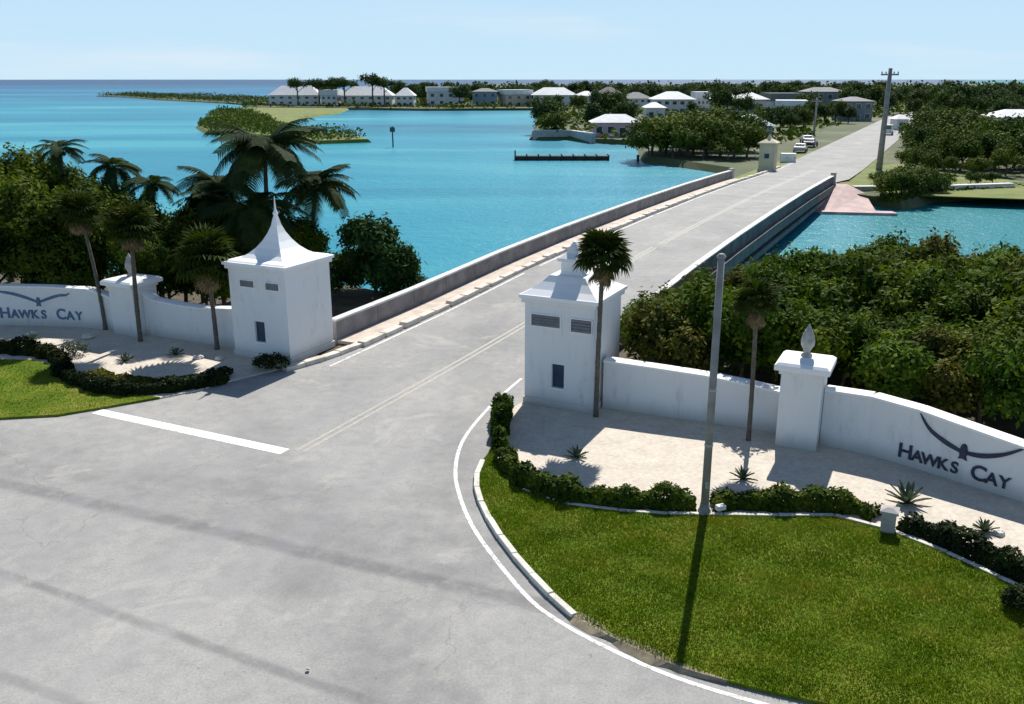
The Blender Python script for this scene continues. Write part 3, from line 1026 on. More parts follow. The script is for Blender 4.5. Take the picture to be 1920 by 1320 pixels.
def emblem(T, at, u, pts_l, pts_r, z, mat, sc=1.0):
    """spread-winged bird in flat raised metal, drawn in wall coordinates (along, up, half-thickness)"""
    bird = None
    for nm, pts in (('wing', pts_l), ('wing', pts_r)):
        path = smooth_path(pts, 4)
        vs, fs = [], []
        for (a, b, w) in path:
            (x, y), an = at(u + a)
            nx, ny = math.sin(an), -math.cos(an)
            for dz, off in ((-w, 0.0), (w, 0.0), (w, 0.035), (-w, 0.035)):
                vs.append((x + nx * (off + 0.002), y + ny * (off + 0.002), z + b + dz))
        m = len(path)
        for i in range(m - 1):
            for k in range(4):
                k2 = (k + 1) % 4
                fs.append((i * 4 + k, i * 4 + k2, i * 4 + 4 + k2, i * 4 + 4 + k))
        fs += [(0, 1, 2, 3), tuple((m - 1) * 4 + k for k in (3, 2, 1, 0))]
        obj(nm, MB().add(vs, fs), mat, T)
    (x, y), an = at(u)
    b = MB()
    prof = [(0, .26), (.07, .22), (.10, .12), (.12, 0), (.09, -.12), (.13, -.24), (0, -.2), (-.13, -.24), (-.09, -.12), (-.12, 0), (-.10, .12), (-.07, .22)]
    n = len(prof)
    b.add([(px * sc, 0, pz * sc) for px, pz in prof] + [(px * sc * .9, -0.05, pz * sc * .9) for px, pz in prof], [tuple(range(n, 2 * n))] + [(i, (i + 1) % n, n + (i + 1) % n, n + i) for i in range(n)])
    o = obj('bird_body', b, mat, T)
    o.location = (x + math.sin(an) * .004, y - math.cos(an) * .004, z)
    o.rotation_euler.z = an


wall('plain white wall section joining the right tower to the urn pillar', [(38.55, 11.76, 1.82), (38.62, 13.5, 1.78), (38.72, 15.2, 1.72), (38.75, 16.6, 1.62), (38.75, 17.77, 1.5)], 0.42)
RW, at, d = wall('white wall curving to the right edge with dark lettering and bird emblem', [(38.35, 19.02, 1.92), (38.2, 20.4, 1.95), (37.75, 21.7, 1.9), (37.25, 22.9, 1.78), (36.7, 24.2, 1.66), (35.9, 25.7, 1.62), (34.7, 27.4, 1.6), (33.0, 29.2, 1.6)], 0.42)
lettering(RW, at, 'HAWKS CAY', 2.36, 0.335, 0.30, 0.44, 0.34, M['bronze'])
emblem(RW, at, 4.15, [(-0.05, 0.0, .05), (-0.5, 0.14, .07), (-0.95, 0.36, .06), (-1.2, 0.62, .05), (-1.32, 0.8, .015)], [(0.05, 0.0, .05), (0.5, 0.05, .07), (1.0, 0.24, .06), (1.4, 0.5, .04), (1.55, 0.6, .012)], 0.98, M['bronze'])

wall('plain white wall section between left tower and left pillar', [(38.6, -9.88, 2.0), (38.6, -9.3, 1.75), (38.65, -8.0, 1.66), (38.65, -6.6, 1.66), (38.65, -4.18, 1.86)], 0.42)
LW, at, d = wall('white wall at the left edge with faded blue lettering', [(32.4, -24.5, 1.95), (33.6, -22.6, 1.95), (35.0, -20.4, 1.95), (36.1, -18.6, 1.95), (37.05, -16.8, 1.95), (37.8, -14.8, 1.95), (38.3, -13.0, 1.92), (38.5, -12.1, 1.7), (38.52, -11.38, 1.5)], 0.42)
lettering(LW, at, 'HAWKS CAY', 8.55, 0.44, 0.42, 0.5, 0.4, M['blue_letter'])
emblem(LW, at, 10.5, [(-0.05, 0.0, .05), (-0.6, 0.2, .07), (-1.2, 0.36, .07), (-1.7, 0.44, .05), (-2.0, 0.5, .02)], [(0.05, 0.0, .05), (0.6, 0.2, .07), (1.1, 0.34, .06), (1.4, 0.36, .05), (1.6, 0.46, .02)], 1.2, M['blue_letter'], 0.9)

# ------------------------------------------------------------------ foliage
def np_mesh(name, verts, nper, mat, smooth=False):
    """verts: (n*nper,3) float array, each run of nper vertices is one face"""
    verts = np.ascontiguousarray(verts, dtype=np.float32)
    nv = len(verts)
    nf = nv // nper
    me = bpy.data.meshes.new(name)
    me.vertices.add(nv)
    me.vertices.foreach_set('co', verts.ravel())
    me.loops.add(nv)
    me.loops.foreach_set('vertex_index', np.arange(nv, dtype=np.int32))
    me.polygons.add(nf)
    me.polygons.foreach_set('loop_start', np.arange(0, nv, nper, dtype=np.int32))
    me.polygons.foreach_set('loop_total', np.full(nf, nper, dtype=np.int32))
    me.update()
    me.materials.append(mat)
    return me


def leaves_at(g, pts, out, size, up=0.35, aspect=0.5):
    """rhombic leaves at pts (n,3), facing roughly outward"""
    n = len(pts)
    nrm = out + g.normal(0, 0.55, (n, 3)) + np.array([0, 0, up])
    nrm /= np.linalg.norm(nrm, axis=1, keepdims=True) + 1e-9
    a = g.normal(0, 1, (n, 3))
    a -= nrm * (a * nrm).sum(1, keepdims=True)
    a /= np.linalg.norm(a, axis=1, keepdims=True) + 1e-9
    b = np.cross(nrm, a)
    L = size * g.uniform(0.6, 1.35, (n, 1))
    W = L * aspect
    q = np.stack([pts - a * L * 0.5, pts + b * W * 0.5 - nrm * L * 0.06, pts + a * L * 0.5, pts - b * W * 0.5 - nrm * L * 0.06], 1)
    return q.reshape(-1, 3)


def lobed_points(g, lobes, n, shell=0.55):
    """points in the outer shell of several ellipsoids, gathered in small sprays"""
    w = np.array([l[3] * l[4] for l in lobes])
    idx = g.choice(len(lobes), n, p=w / w.sum())
    L = np.array(lobes)[idx]
    d = g.normal(0, 1, (n, 3))
    d /= np.linalg.norm(d, axis=1, keepdims=True)
    d[:, 2] = np.where(d[:, 2] < -0.35, -d[:, 2] * 0.6, d[:, 2])
    d /= np.linalg.norm(d, axis=1, keepdims=True)
    r = shell + (1 - shell) * g.random((n, 1)) ** 0.6
    r += 0.10 * np.sin(d[:, :1] * 9 + idx[:, None]) + 0.10 * np.sin(d[:, 1:2] * 8 + 2 * idx[:, None])
    p = L[:, :3] + d * r * L[:, [3, 3, 4]]
    return p, d


def sprays(g, p, d, k, spread):
    """k leaves around each point"""
    pp = np.repeat(p, k, 0) + g.normal(0, spread, (len(p) * k, 3))
    return pp, np.repeat(d, k, 0)


def crown_mesh(name, seed, radius, height, z0, nl, n_sprays, k, leaf, mat, lobe=0.55, spread=0.13):
    g = np.random.default_rng(seed)
    lobes = []
    for i in range(nl):
        a = g.uniform(0, 2 * math.pi)
        rr = radius * math.sqrt(g.random()) * 0.72
        zz = z0 + height * g.uniform(0.35, 0.80) * (1 - 0.25 * (rr / radius) ** 2)
        s = radius * lobe * g.uniform(0.65, 1.15)
        lobes.append((rr * math.cos(a), rr * math.sin(a), zz, s, min(s * g.uniform(0.6, 0.95), height * .45)))
    p, d = lobed_points(g, lobes, n_sprays)
    pp, dd = sprays(g, p, d, k, spread)
    # a few shoots standing above the crown
    ns = max(4, n_sprays // 60)
    sel = p[d[:, 2] > 0.55]
    if len(sel):
        t = sel[g.integers(0, len(sel), ns)]
        lift = g.random((ns, 14, 1)) * np.array([[[0.25 * radius * .3, 0.25 * radius * .3, 0.28 * radius]]]) + g.normal(0, spread * .5, (ns, 14, 3))
        pp = np.concatenate([pp, (t[:, None, :] + lift).reshape(-1, 3)])
        dd = np.concatenate([dd, np.tile([[0, 0, 0.6]], (ns * 14, 1))])
    return np_mesh(name, leaves_at(g, pp, dd, leaf), 4, mat), lobes


def trunk_mb(g, lobes, h, r0, z0=-0.2):
    mb = MB()
    top = Vector((g.uniform(-.2, .2), g.uniform(-.2, .2), h))
    mid = Vector((g.uniform(-.2, .2), g.uniform(-.2, .2), h * 0.5))
    mb.tube([(0, 0, z0), (0, 0, 0.15), mid, top], [r0 * 1.4, r0, r0 * 0.8, r0 * 0.55], 7)
    for l in lobes[:7]:
        st = mid.lerp(top, g.uniform(0.0, 1.0))
        en = Vector(l[:3])
        m = st.lerp(en, 0.5) + Vector((g.uniform(-.15, .15), g.uniform(-.15, .15), g.uniform(0, .2)))
        mb.tube([st, m, en], [r0 * 0.5, r0 * 0.35, r0 * 0.12], 5)
    return mb


def tree_proto(name, label, cat, group, seed, radius, height, z0, nl, n_sprays, k, leaf, mat, r0=0.11, lobe=0.55, spread=0.13, loc=(0, 0, 0)):
    T = thing(name, label, cat, loc, 0, group)
    me, lobes = crown_mesh('crown', seed, radius, height, z0, nl, n_sprays, k, leaf, mat, lobe, spread)
    g = random.Random(seed)
    obj('trunk', trunk_mb(g, lobes, z0 + height * 0.45, r0), M['bark'], T, smooth=True)
    link('crown', me, T)
    return T


def plant(protos, x, y, z, sc, label=None, group=None, used=set()):
    """put down one of the prototypes: the prototype itself first, then copies"""
    p = protos[rnd.randrange(len(protos))]
    rz = rnd.uniform(0, 6.28)
    sv = (sc * rnd.uniform(.92, 1.08), sc * rnd.uniform(.92, 1.08), sc * rnd.uniform(.94, 1.06))
    if p.name not in used:
        used.add(p.name)
        p.location = (x, y, z)
        p.rotation_euler.z = rz
        p.scale = sv
        if label: p['label'] = label
        if group: p['group'] = group
        return p
    return dup(p, (x, y, z), rz, sv, label, group)


# right thicket of mangroves behind the wall
GR = 'mangrove trees in the thicket behind the right wall'
LR = 'leafy green mangrove tree in the thicket behind the right wall'
mang = [tree_proto('mangrove_tree', LR, 'tree', GR, 11 + i, 1.9, 3.1, 0.35, 10, 820, 9, (0.20, 0.24, 0.17, 0.21)[i % 4], [M['mangrove'], M['mangrove_b'], M['bright_leaf'], M['mangrove'], M['mangrove_b'], M['bright_leaf'], M['mangrove'], M['brown_leaf']][i], 0.07, (0.46, 0.40, 0.52, 0.36)[i % 4], 0.14) for i in range(8)]
spots = []
for row, s in enumerate(np.arange(40.6, 60, 2.15)):
    for t in np.arange(12.9 if row == 0 else 11.9, 52, 2.35):
        tt = t + (row % 2) * 1.1 + rnd.uniform(-.5, .5)
        sq = s + rnd.uniform(-.6, .6) - max(0, tt - 19) * 0.33
        x, y, _ = B(sq, tt)
        if not inside(x, y, near_shore) and not inside(x, y - 1.6, near_shore):
            continue
        if x > 26 + 0.25 * y or x > 0.68 * y + 2:
            continue
        if tt < 12.4 and sq < 41.5:
            continue
        spots.append((x, y, sq, tt))
spots = [q for q in spots if q[1] > 24]
RWALL = [B(s_, t_)[:2] for s_, t_ in ((38.55, 11.9), (38.75, 17.7), (38.35, 19.1), (38.2, 20.4), (37.75, 21.7), (37.25, 22.9), (36.7, 24.2), (35.9, 25.7), (34.7, 27.4), (33.0, 29.2), (30, 32))]


def seg_dist(x, y, path):
    best = 1e9
    for (x0, y0), (x1, y1) in zip(path, path[1:]):
        L2 = (x1 - x0) ** 2 + (y1 - y0) ** 2
        k = max(0, min(1, ((x - x0) * (x1 - x0) + (y - y0) * (y1 - y0)) / L2))
        best = min(best, math.hypot(x - x0 - k * (x1 - x0), y - y0 - k * (y1 - y0)))
    return best


def canopy_top(px):
    tab = [(900, 600), (1150, 575), (1185, 552), (1260, 522), (1330, 498), (1400, 478), (1500, 466), (1640, 446), (1750, 424), (1900, 436), (2400, 436)]
    for (a, ya), (b, yb) in zip(tab, tab[1:]):
        if a <= px <= b:
            return lerp(ya, yb, (px - a) / (b - a))
    return 436


def height_below_sightline(x, y):
    px = 960 + F_PX * x / (y * math.cos(PITCH) + 9 * math.sin(PITCH))
    b = (canopy_top(px) + 8 - 660) / F_PX
    return CAM_H - y * (math.sin(PITCH) + b * math.cos(PITCH)) / (math.cos(PITCH) - b * math.sin(PITCH))


keep = []
for q in spots:
    dw = seg_dist(q[0], q[1], RWALL)
    if q[1] < 42 and (dw < 2.3):
        continue
    if q[3] < (12.3 if q[2] < 48 else 13.2) and q[2] > 43:
        continue
    keep.append(q)
for s_, t_ in ((41.6, 13.6), (43.4, 12.6), (45.4, 12.2), (42.0, 15.6), (43.6, 14.6), (47.2, 12.4)):
    keep.append((*B(s_, t_)[:2], s_, t_))
spots = keep
for (x, y, sq, tt) in spots:
    hgt = 1.02 + 0.17 * math.sin(x * 0.55) * math.cos(y * .5) + rnd.uniform(-.12, .2) + 0.012 * max(0, tt - 18)
    if sq + max(0, tt - 19) * 0.33 < 43:
        hgt *= 0.95
    hgt = min(hgt, (height_below_sightline(x, y) + 0.1) / 3.35 + rnd.uniform(-.06, .05))
    if hgt < 0.35:
        continue
    zone = ('on the bridge side of' if tt < 17 else 'behind the lettered wall in' if sq + max(0, tt - 19) * 0.33 < 45 and tt > 21 else 'just behind the urn pillar in' if sq + max(0, tt - 19) * 0.33 < 45 else 'along the far water edge of' if not inside(x, y + 4.5, near_shore) else 'at the right frame edge of' if tt > 30 else 'in the middle of')
    o = plant(mang, x, y, -0.1, hgt)
    mt = [c.data.materials[0] for c in o.children if c.name.startswith('crown')][0]
    tone = {M['mangrove']: 'deep green', M['mangrove_b']: 'olive tinted', M['bright_leaf']: 'bright green', M['brown_leaf']: 'russet tinged'}[mt]
    o['label'] = f'{tone} mangrove tree {zone} the right thicket'
print('mangroves', len(spots))

# left grove: taller spreading trees
GL = 'shade trees in the grove behind the left wall'
LL = 'tall dense green tree in the grove behind the left wall'
grove = [tree_proto('shade_tree', LL, 'tree', GL, 41 + i, 2.6, 6.3, 0.4, 16, 1350, 8, 0.26, M['tree_leaf'] if i % 2 else M['mangrove_b'], 0.16, 0.42, 0.18) for i in range(4)]
gl = []
for (px, py_base, Y, top) in ((-60, 0, 46, 7.9), (20, 0, 45, 7.6), (75, 0, 47, 7.4), (115, 0, 44, 6.9), (165, 0, 46.5, 6.6), (30, 0, 42.5, 5.6), (100, 0, 42.2, 5.2), (160, 0, 42, 4.9), (215, 0, 44.5, 5.9), (-30, 0, 42, 5.8),
                               (255, 0, 42.2, 4.6), (270, 0, 46, 5.6), (325, 0, 43.5, 4.7), (360, 0, 45.5, 5.5), (405, 0, 43, 4.8), (440, 0, 46, 5.6), (-120, 0, 45, 7.5), (-110, 0, 41, 6), (500, 0, 45.5, 5.4), (545, 0, 46.5, 4.6), (300, 0, 41.6, 4.0), (370, 0, 41.2, 3.9), (60, 0, 50, 7.4), (-10, 0, 50.5, 7.8), (140, 0, 50, 6.6)):
    x = (px - 960) / F_PX * (Y * math.cos(PITCH) + 1.5)
    if px < 200 and Y < 44:
        Y = max(Y, 43.4)
        x = (px - 960) / F_PX * (Y * math.cos(PITCH) + 1.5)
    o = plant(grove, x, Y, -0.1, top / 6.6)
    tone = 'deep green' if any(c.data.materials[0] == M['tree_leaf'] for c in o.children) else 'olive brown tinted'
    where = 'at the left frame edge of' if px < 0 else 'behind the left lettered wall in' if px < 190 else 'behind the left pillar in' if px < 320 else 'beneath the tall coconut palms beside'
    row = 'front row' if Y < 43 else 'back row' if Y > 46 else 'middle row'
    o['label'] = f'{tone} {row} tree {where} the left grove'

# sea grape at the water's edge left of the bridge
sg = tree_proto('sea_grape', 'rounded sea grape tree at the water edge right of the left tower', 'tree', None, 77, 2.35, 4.9, 0.0, 16, 1500, 7, 0.30, M['sea_grape'], 0.13, 0.40, 0.2)
x, y, z = P(702, 575, -0.6)
sg.location = (x, y + 1.0, -0.5)
sg2 = dup(sg, (x - 1.9, y + 0.6, -0.5), 2.0, 0.62, 'small sea grape shrub close behind the left tower')
sg3 = dup(sg, (x + 1.6, y + 0.2, -0.7), 4.0, 0.55, 'low sea grape shrub against the start of the left parapet')

# ------------------------------------------------------------------ palms
def frond_mesh(seed, L, droop, leaflet, mat, nl=26):
    g = np.random.default_rng(seed)
    pts = []
    for i in range(12):
        k = i / 11
        pts.append((L * (k - 0.16 * droop * k * k), 0, L * (0.34 * k - droop * 0.78 * k * k)))
    mb = MB()
    mb.tube(pts, [0.028 * (1 - 0.8 * i / 11) for i in range(12)], 4)
    P_ = np.array(pts)
    for i in range(nl):
        k = 0.12 + 0.88 * i / (nl - 1)
        f = k * 11
        j = min(int(f), 10)
        c = P_[j] + (P_[j + 1] - P_[j]) * (f - j)
        d = (P_[j + 1] - P_[j])
        d = d / np.linalg.norm(d)
        ll = leaflet * (0.55 + 0.45 * math.sin(math.pi * min(1, k * 0.9 + 0.1))) * g.uniform(.85, 1.1)
        for sgn in (-1, 1):
            side = np.array([0.55 * d[0], sgn * 1.0, 0.55 * d[2]])
            side /= np.linalg.norm(side)
            e1 = c + side * ll * 0.55 + np.array([0, 0, -0.04 * ll + 0.02])
            e2 = c + side * ll + np.array([0, 0, -0.42 * ll])
            w = d * 0.035 * max(1, L / 2)
            mb.add([c - w, c + w, e1 + w, e1 - w, e2], [(0, 1, 2, 3), (3, 2, 4)])
    return mb.mesh('frond', mat)


def fan_mesh(seed, stalk, rad, mat):
    g = np.random.default_rng(seed)
    mb = MB()
    mb.tube([(0, 0, 0), (stalk * .5, 0, .06), (stalk, 0, 0.0)], [0.016, 0.013, 0.01], 4)
    nb = 17
    for i in range(nb):
        a = (i / (nb - 1) - 0.5) * R(250)
        r = rad * (1 - 0.18 * abs(a) / R(125)) * g.uniform(.92, 1.06)
        ca, sa = math.cos(a), math.sin(a)
        wv = Vector((-sa, ca, 0)) * rad * 0.085
        c = Vector((stalk, 0, 0))
        m = c + Vector((ca, sa, 0)) * r * 0.6 + Vector((0, 0, 0.05 * rad))
        e = c + Vector((ca, sa, 0)) * r + Vector((0, 0, -0.28 * rad))
        mb.add([c, m + wv, e, m - wv, m + Vector((0, 0, -0.04 * rad))], [(0, 4, 1), (0, 3, 4), (1, 4, 2), (4, 3, 2)])
    return mb.mesh('frond', mat)


COCO = [frond_mesh(i, 1.0 * 2.6, 0.62 + 0.22 * i, 0.85, M['coconut']) for i in range(3)]
FAN = [fan_mesh(i, 0.45, 0.55, M['fan_palm']) for i in range(3)]
DEAD = fan_mesh(9, 0.35, 0.42, M['dead_frond'])


def trunk_path(base, lean, h, r0, r1, ring=0.12):
    pts, rad = [], []
    n = max(8, int(h / 0.28))
    for i in range(n + 1):
        k = i / n
        pts.append((lean[0] * k * k, lean[1] * k * k, h * k - 0.1 * (1 - k)))
        r = lerp(r0, r1, k) * (1.25 if i == 0 else 1)
        rad.append(r * (1.06 if i % 2 else 0.96))
    return MB().tube(pts, rad, 9), Vector(pts[-1])


def coconut(label, x, y, h, lean=(0, 0), sc=1.0, n=18, seed=1, z=0.0, group=None, r=0.15):
    g = random.Random(seed)
    T = thing('coconut_palm', label, 'palm tree', (x, y, z), 0, group)
    mb, top = trunk_path(None, lean, h, r, r * .62)
    obj('trunk', mb, M['palm_bark'], T, smooth=True)
    for i in range(n):
        o = link('frond', COCO[i % 3], T)
        o.location = top
        el = g.uniform(-0.15, 1.05) if i > n // 3 else g.uniform(-0.75, -0.05)
        o.rotation_euler = (g.uniform(-.3, .3), -el * 0.75, i * 2.399 + g.uniform(-.25, .25))
        k = sc * g.uniform(.85, 1.1)
        o.scale = (k, k, k)
    nut = MB()
    for i in range(5):
        a = i * 1.25
        c = (top.x + .2 * math.cos(a), top.y + .2 * math.sin(a), top.z - 0.22)
        nut.lathe([(0.01, -.13), (.09, -.06), (.1, .04), (.01, .13)], 6, c)
    obj('coconut_cluster', nut, M['cover'], T, smooth=True)
    return T


def fan_palm(label, x, y, h, lean=(0, 0), sc=1.0, n=30, seed=1, z=0.0, dead=9, r=0.10, group=None):
    g = random.Random(seed)
    T = thing('fan_palm', label, 'palm tree', (x, y, z), 0, group)
    mb, top = trunk_path(None, lean, h, r, r * .85)
    obj('trunk', mb, M['palm_bark'], T, smooth=True)
    for i in range(n):
        o = link('frond', FAN[i % 3], T)
        o.location = top
        el = -0.45 + 1.75 * (i / (n - 1)) + g.uniform(-.12, .12)
        o.rotation_euler = (g.uniform(-.5, .5), -el, i * 2.399 + g.uniform(-.2, .2))
        k = sc * g.uniform(.85, 1.12)
        o.scale = (k, k, k)
    for i in range(dead):
        o = link('dead_frond', DEAD, T)
        o.location = top - Vector((0, 0, 0.1 + .3 * g.random()))
        o.rotation_euler = (g.uniform(-.5, .5), g.uniform(0.75, 1.35), i * 2.399)
        k = sc * g.uniform(.7, 1.0)
        o.scale = (k, k, k)
    return T


x, y, _ = P(1117, 784)
fan_palm('slim fan palm standing at the front corner of the right tower', x, y, 5.45, (0.12, 0.25), 1.12, 48, 3, 0.03, 9, 0.085)
x, y, _ = P(1403, 829)
fan_palm('slim fan palm in front of the right wall beside the urn pillar', x, y, 4.5, (-0.05, 0.15), 0.85, 32, 5, 0.03, 12, 0.075)
x, y, _ = P(408, 657)
fan_palm('bushy fan palm in front of the left wall nearest the left tower', x, y, 3.8, (-0.12, 0.1), 1.55, 46, 8, 0.03, 14, 0.10)
x, y, _ = P(264, 642)
fan_palm('tall fan palm hiding the right half of the left pillar', x, y, 4.9, (0.1, 0.2), 1.25, 40, 12, 0.03, 10, 0.10)
x, y, _ = P(198, 620)
fan_palm('leaning fan palm with brown trunk beside the left lettered wall', x, y, 5.3, (-0.7, 0.5), 1.2, 36, 14, 0.03, 10, 0.085)


def up_at(px, Y):
    return (px - 960) / F_PX * (Y * math.cos(PITCH) + 1.2)


for (px, Y, h, lean, sc, n, seed, label) in (
        (492, 45.0, 7.9, (0.1, 0.3), 1.12, 36, 21, 'large shaggy coconut palm rising behind the left tower'),
        (420, 46.0, 6.0, (-0.4, 0.2), 0.85, 22, 22, 'coconut palm with drooping fronds left of the large shaggy palm'),
        (570, 46.5, 6.0, (0.5, 0.3), 0.9, 22, 23, 'coconut palm leaning over the water right of the large shaggy palm'),
        (478, 43.6, 5.2, (-0.2, 0.1), 0.95, 22, 25, 'low dark coconut palm directly behind the left tower roof'),
        (205, 47.0, 6.9, (0.2, 0.1), 0.62, 16, 26, 'coconut palm poking out of the left grove canopy'),
        (276, 46.0, 6.1, (0.1, 0.1), 0.6, 16, 27, 'umbrella shaped palm at the right end of the left grove'),
        (375, 44.5, 5.6, (0.1, 0.1), 0.62, 16, 28, 'small coconut palm between the left grove and the tall palms'),
        (110, 48.0, 7.7, (0.1, 0.1), 0.55, 14, 29, 'small palm tuft sticking up at the top of the left grove')):
    coconut(label, up_at(px, Y), Y, h, lean, sc, n, seed, -0.2)

# ------------------------------------------------------------------ hedges, shrubs, small plants
def hedge(label, pts, w, h, mat, seed, per_m=260, leaf=0.135, name='hedge'):
    path = smooth_path([P(*p)[:2] for p in pts], 6)
    g = np.random.default_rng(seed)
    d = np.cumsum([0] + [math.dist(p, q) for p, q in zip(path, path[1:])])
    n = int(d[-1] * per_m * 2.0)
    u = g.random(n) * d[-1]
    px = np.interp(u, d, [p[0] for p in path])
    py = np.interp(u, d, [p[1] for p in path])
    tx = np.gradient(np.array([p[0] for p in path]))
    ty = np.gradient(np.array([p[1] for p in path]))
    tl = np.hypot(tx, ty)
    nx, ny = np.interp(u, d, -ty / tl), np.interp(u, d, tx / tl)
    lump = 0.78 + 0.22 * np.sin(u * 3.1 + seed) * np.sin(u * 1.3) + 0.10 * np.sin(u * 7.7)
    ends = np.clip(np.minimum(u, d[-1] - u) / 0.4, 0.35, 1)
    a = g.uniform(-0.15, math.pi + 0.15, n)
    r = 0.72 + 0.28 * g.random(n) ** 0.5
    ox = np.cos(a) * w / 2 * r * lump
    oz = np.clip(np.sin(a) * 1.25, 0, 1) * h * r * lump * ends * (0.92 + .16 * g.random(n))
    p = np.stack([px + nx * ox, py + ny * ox, 0.05 + oz * 1.0 + 0.03 * g.random(n)], 1)
    low = g.random(n) < 0.42
    p[low, 2] = 0.05 + g.random(low.sum()) * h * 0.7 * lump[low]
    out = np.stack([nx * np.cos(a), ny * np.cos(a), np.sin(a)], 1)
    me = np_mesh('foliage', leaves_at(g, p, out, leaf, 0.3, 0.6), 4, mat)
    c = p[:, :3].mean(0)
    T = thing(name, label, 'hedge', (float(c[0]), float(c[1]), 0))
    o = link('foliage', me, T)
    o.location = (-float(c[0]), -float(c[1]), 0)
    st = MB()
    for k in range(max(3, int(d[-1] / 0.5))):
        uu = (k + 0.5) / max(3, int(d[-1] / 0.5)) * d[-1]
        sx, sy = float(np.interp(uu, d, [q[0] for q in path])), float(np.interp(uu, d, [q[1] for q in path]))
        st.tube([(sx - c[0], sy - c[1], 0), (sx - c[0] + rnd.uniform(-.05, .05), sy - c[1] + rnd.uniform(-.05, .05), h * .7)], [0.02, 0.012], 5)
    tag(obj('stems', st, M['bark'], T), kind='stuff')
    return T


hedge('low green hedge curving from the right tower to the light pole', [(945, 862), (962, 893), (1000, 918), (1060, 937), (1130, 947), (1210, 951), (1300, 952)], 0.8, 0.62, M['hedge'], 1, 560)
hedge('straight green hedge between the light pole and the pale stone post', [(1335, 953), (1400, 954), (1470, 955), (1540, 955), (1600, 962), (1642, 976)], 0.8, 0.62, M['hedge'], 2, 560)
hedge('darker hedge running right from the pale stone post', [(1690, 992), (1740, 1010), (1800, 1034), (1860, 1062), (1930, 1095), (2050, 1150)], 0.8, 0.6, M['dark_hedge'], 3, 560)
hedge('yellow green shrub at the left foot of the right tower', [(948, 765), (940, 790), (938, 815), (938, 848)], 0.7, 0.8, M['hedge'], 4, 700)
hedge('dark hedge curving round the left plaza beside the road', [(112, 692), (128, 712), (165, 728), (215, 739), (270, 740), (330, 733), (385, 724), (425, 714)], 0.8, 0.5, M['dark_hedge'], 5, 600)
hedge('dark hedge above the small left lawn at the left edge', [(-120, 664), (-40, 662), (30, 662), (80, 668), (118, 682)], 1.0, 0.6, M['dark_hedge'], 6, 600)
hedge('yellow green ground cover inside the dark left hedge', [(170, 702), (210, 714), (255, 721), (290, 724)], 1.0, 0.25, M['cover'], 7, 420, 0.12, 'ground_cover')
hedge('green ground cover beside the paving at the left tower', [(300, 722), (345, 717), (385, 712)], 0.9, 0.25, M['hedge'], 8, 380, 0.12, 'ground_cover')


def shrub(label, px, py, rad, h, mat, seed, n=900, leaf=0.1, z=0.04):
    x, y, _ = P(px, py)
    g = np.random.default_rng(seed)
    T = thing('shrub', label, 'shrub', (x, y, z))
    p, d = lobed_points(g, [(0, 0, h * .45, rad, h * .55), (rad * .4, 0, h * .4, rad * .6, h * .45), (-rad * .4, .1, h * .42, rad * .6, h * .45)], n, 0.6)
    p[:, 2] = np.abs(p[:, 2])
    link('foliage', np_mesh('foliage', leaves_at(g, p, d, leaf, 0.3, 0.6), 4, mat), T)
    st = MB()
    for k in range(5):
        a = k * 1.256
        st.tube([(0, 0, 0), (rad * .4 * math.cos(a), rad * .4 * math.sin(a), h * .6)], [.02, .01], 5)
    tag(obj('stems', st, M['bark'], T), kind='stuff')
    return T


shrub('rounded dark clipped shrub at the front foot of the left tower', 508, 694, 0.72, 0.62, M['dark_hedge'], 31, 1500)
shrub('grey green shrub at the left end of the left plaza', 140, 668, 0.6, 0.6, M['agave'], 32, 700)
shrub('dark round bush on the right lawn edge below the hedge', 1915, 1150, 0.42, 0.6, M['dark_hedge'], 33, 1200)
shrub('small dark shrub where the left hedge ends at the road', 420, 708, 0.35, 0.4, M['dark_hedge'], 34, 600)


def agave(label, px, py, sc, seed):
    g = random.Random(seed)
    x, y, _ = P(px, py)
    T = thing('agave', label, 'plant', (x, y, 0.06), g.uniform(0, 6))
    for i in range(20):
        a = i * 2.399
        el = 0.25 + 1.1 * i / 20
        L = sc * g.uniform(.8, 1.1)
        mb = MB()
        w = 0.075 * sc
        pts = [(0, 0), (0.35, w * 1.3), (0.75, w), (1.0, 0.004)]
        c, s_ = math.cos(el), math.sin(el)
        up, lo = [], []
        for k, ww in pts:
            zz = L * (k * s_ - 0.12 * k * k)
            up.append((L * k * c, ww, zz + .02))
            lo.append((L * k * c, -ww, zz + .02))
        mid = [(L * k * c, 0, L * (k * s_ - .12 * k * k) - 0.01) for k, ww in pts]
        mb.add(up + mid + lo, [(i_, i_ + 1, 5 + i_, 4 + i_) for i_ in range(3)] + [(4 + i_, 5 + i_, 9 + i_, 8 + i_) for i_ in range(3)])
        o = obj('leaf', mb, M['agave'], T)
        o.rotation_euler.z = a
    return T


agave('grey agave rosette on the plaza below the right tower palm', 1082, 862, 0.42, 1)
agave('grey agave rosette on the plaza right of the light pole', 1392, 902, 0.42, 2)
agave('large grey agave beside the pale stone post', 1700, 948, 0.7, 3)
agave('small pale agave at the right end of the plaza', 1845, 1000, 0.4, 4)
agave('pale agave on the left plaza between the palms', 330, 668, 0.4, 5)
agave('pale agave on the left plaza near the hedge', 235, 680, 0.42, 6)
agave('pale agave in front of the left lettered wall', 62, 640, 0.4, 7)


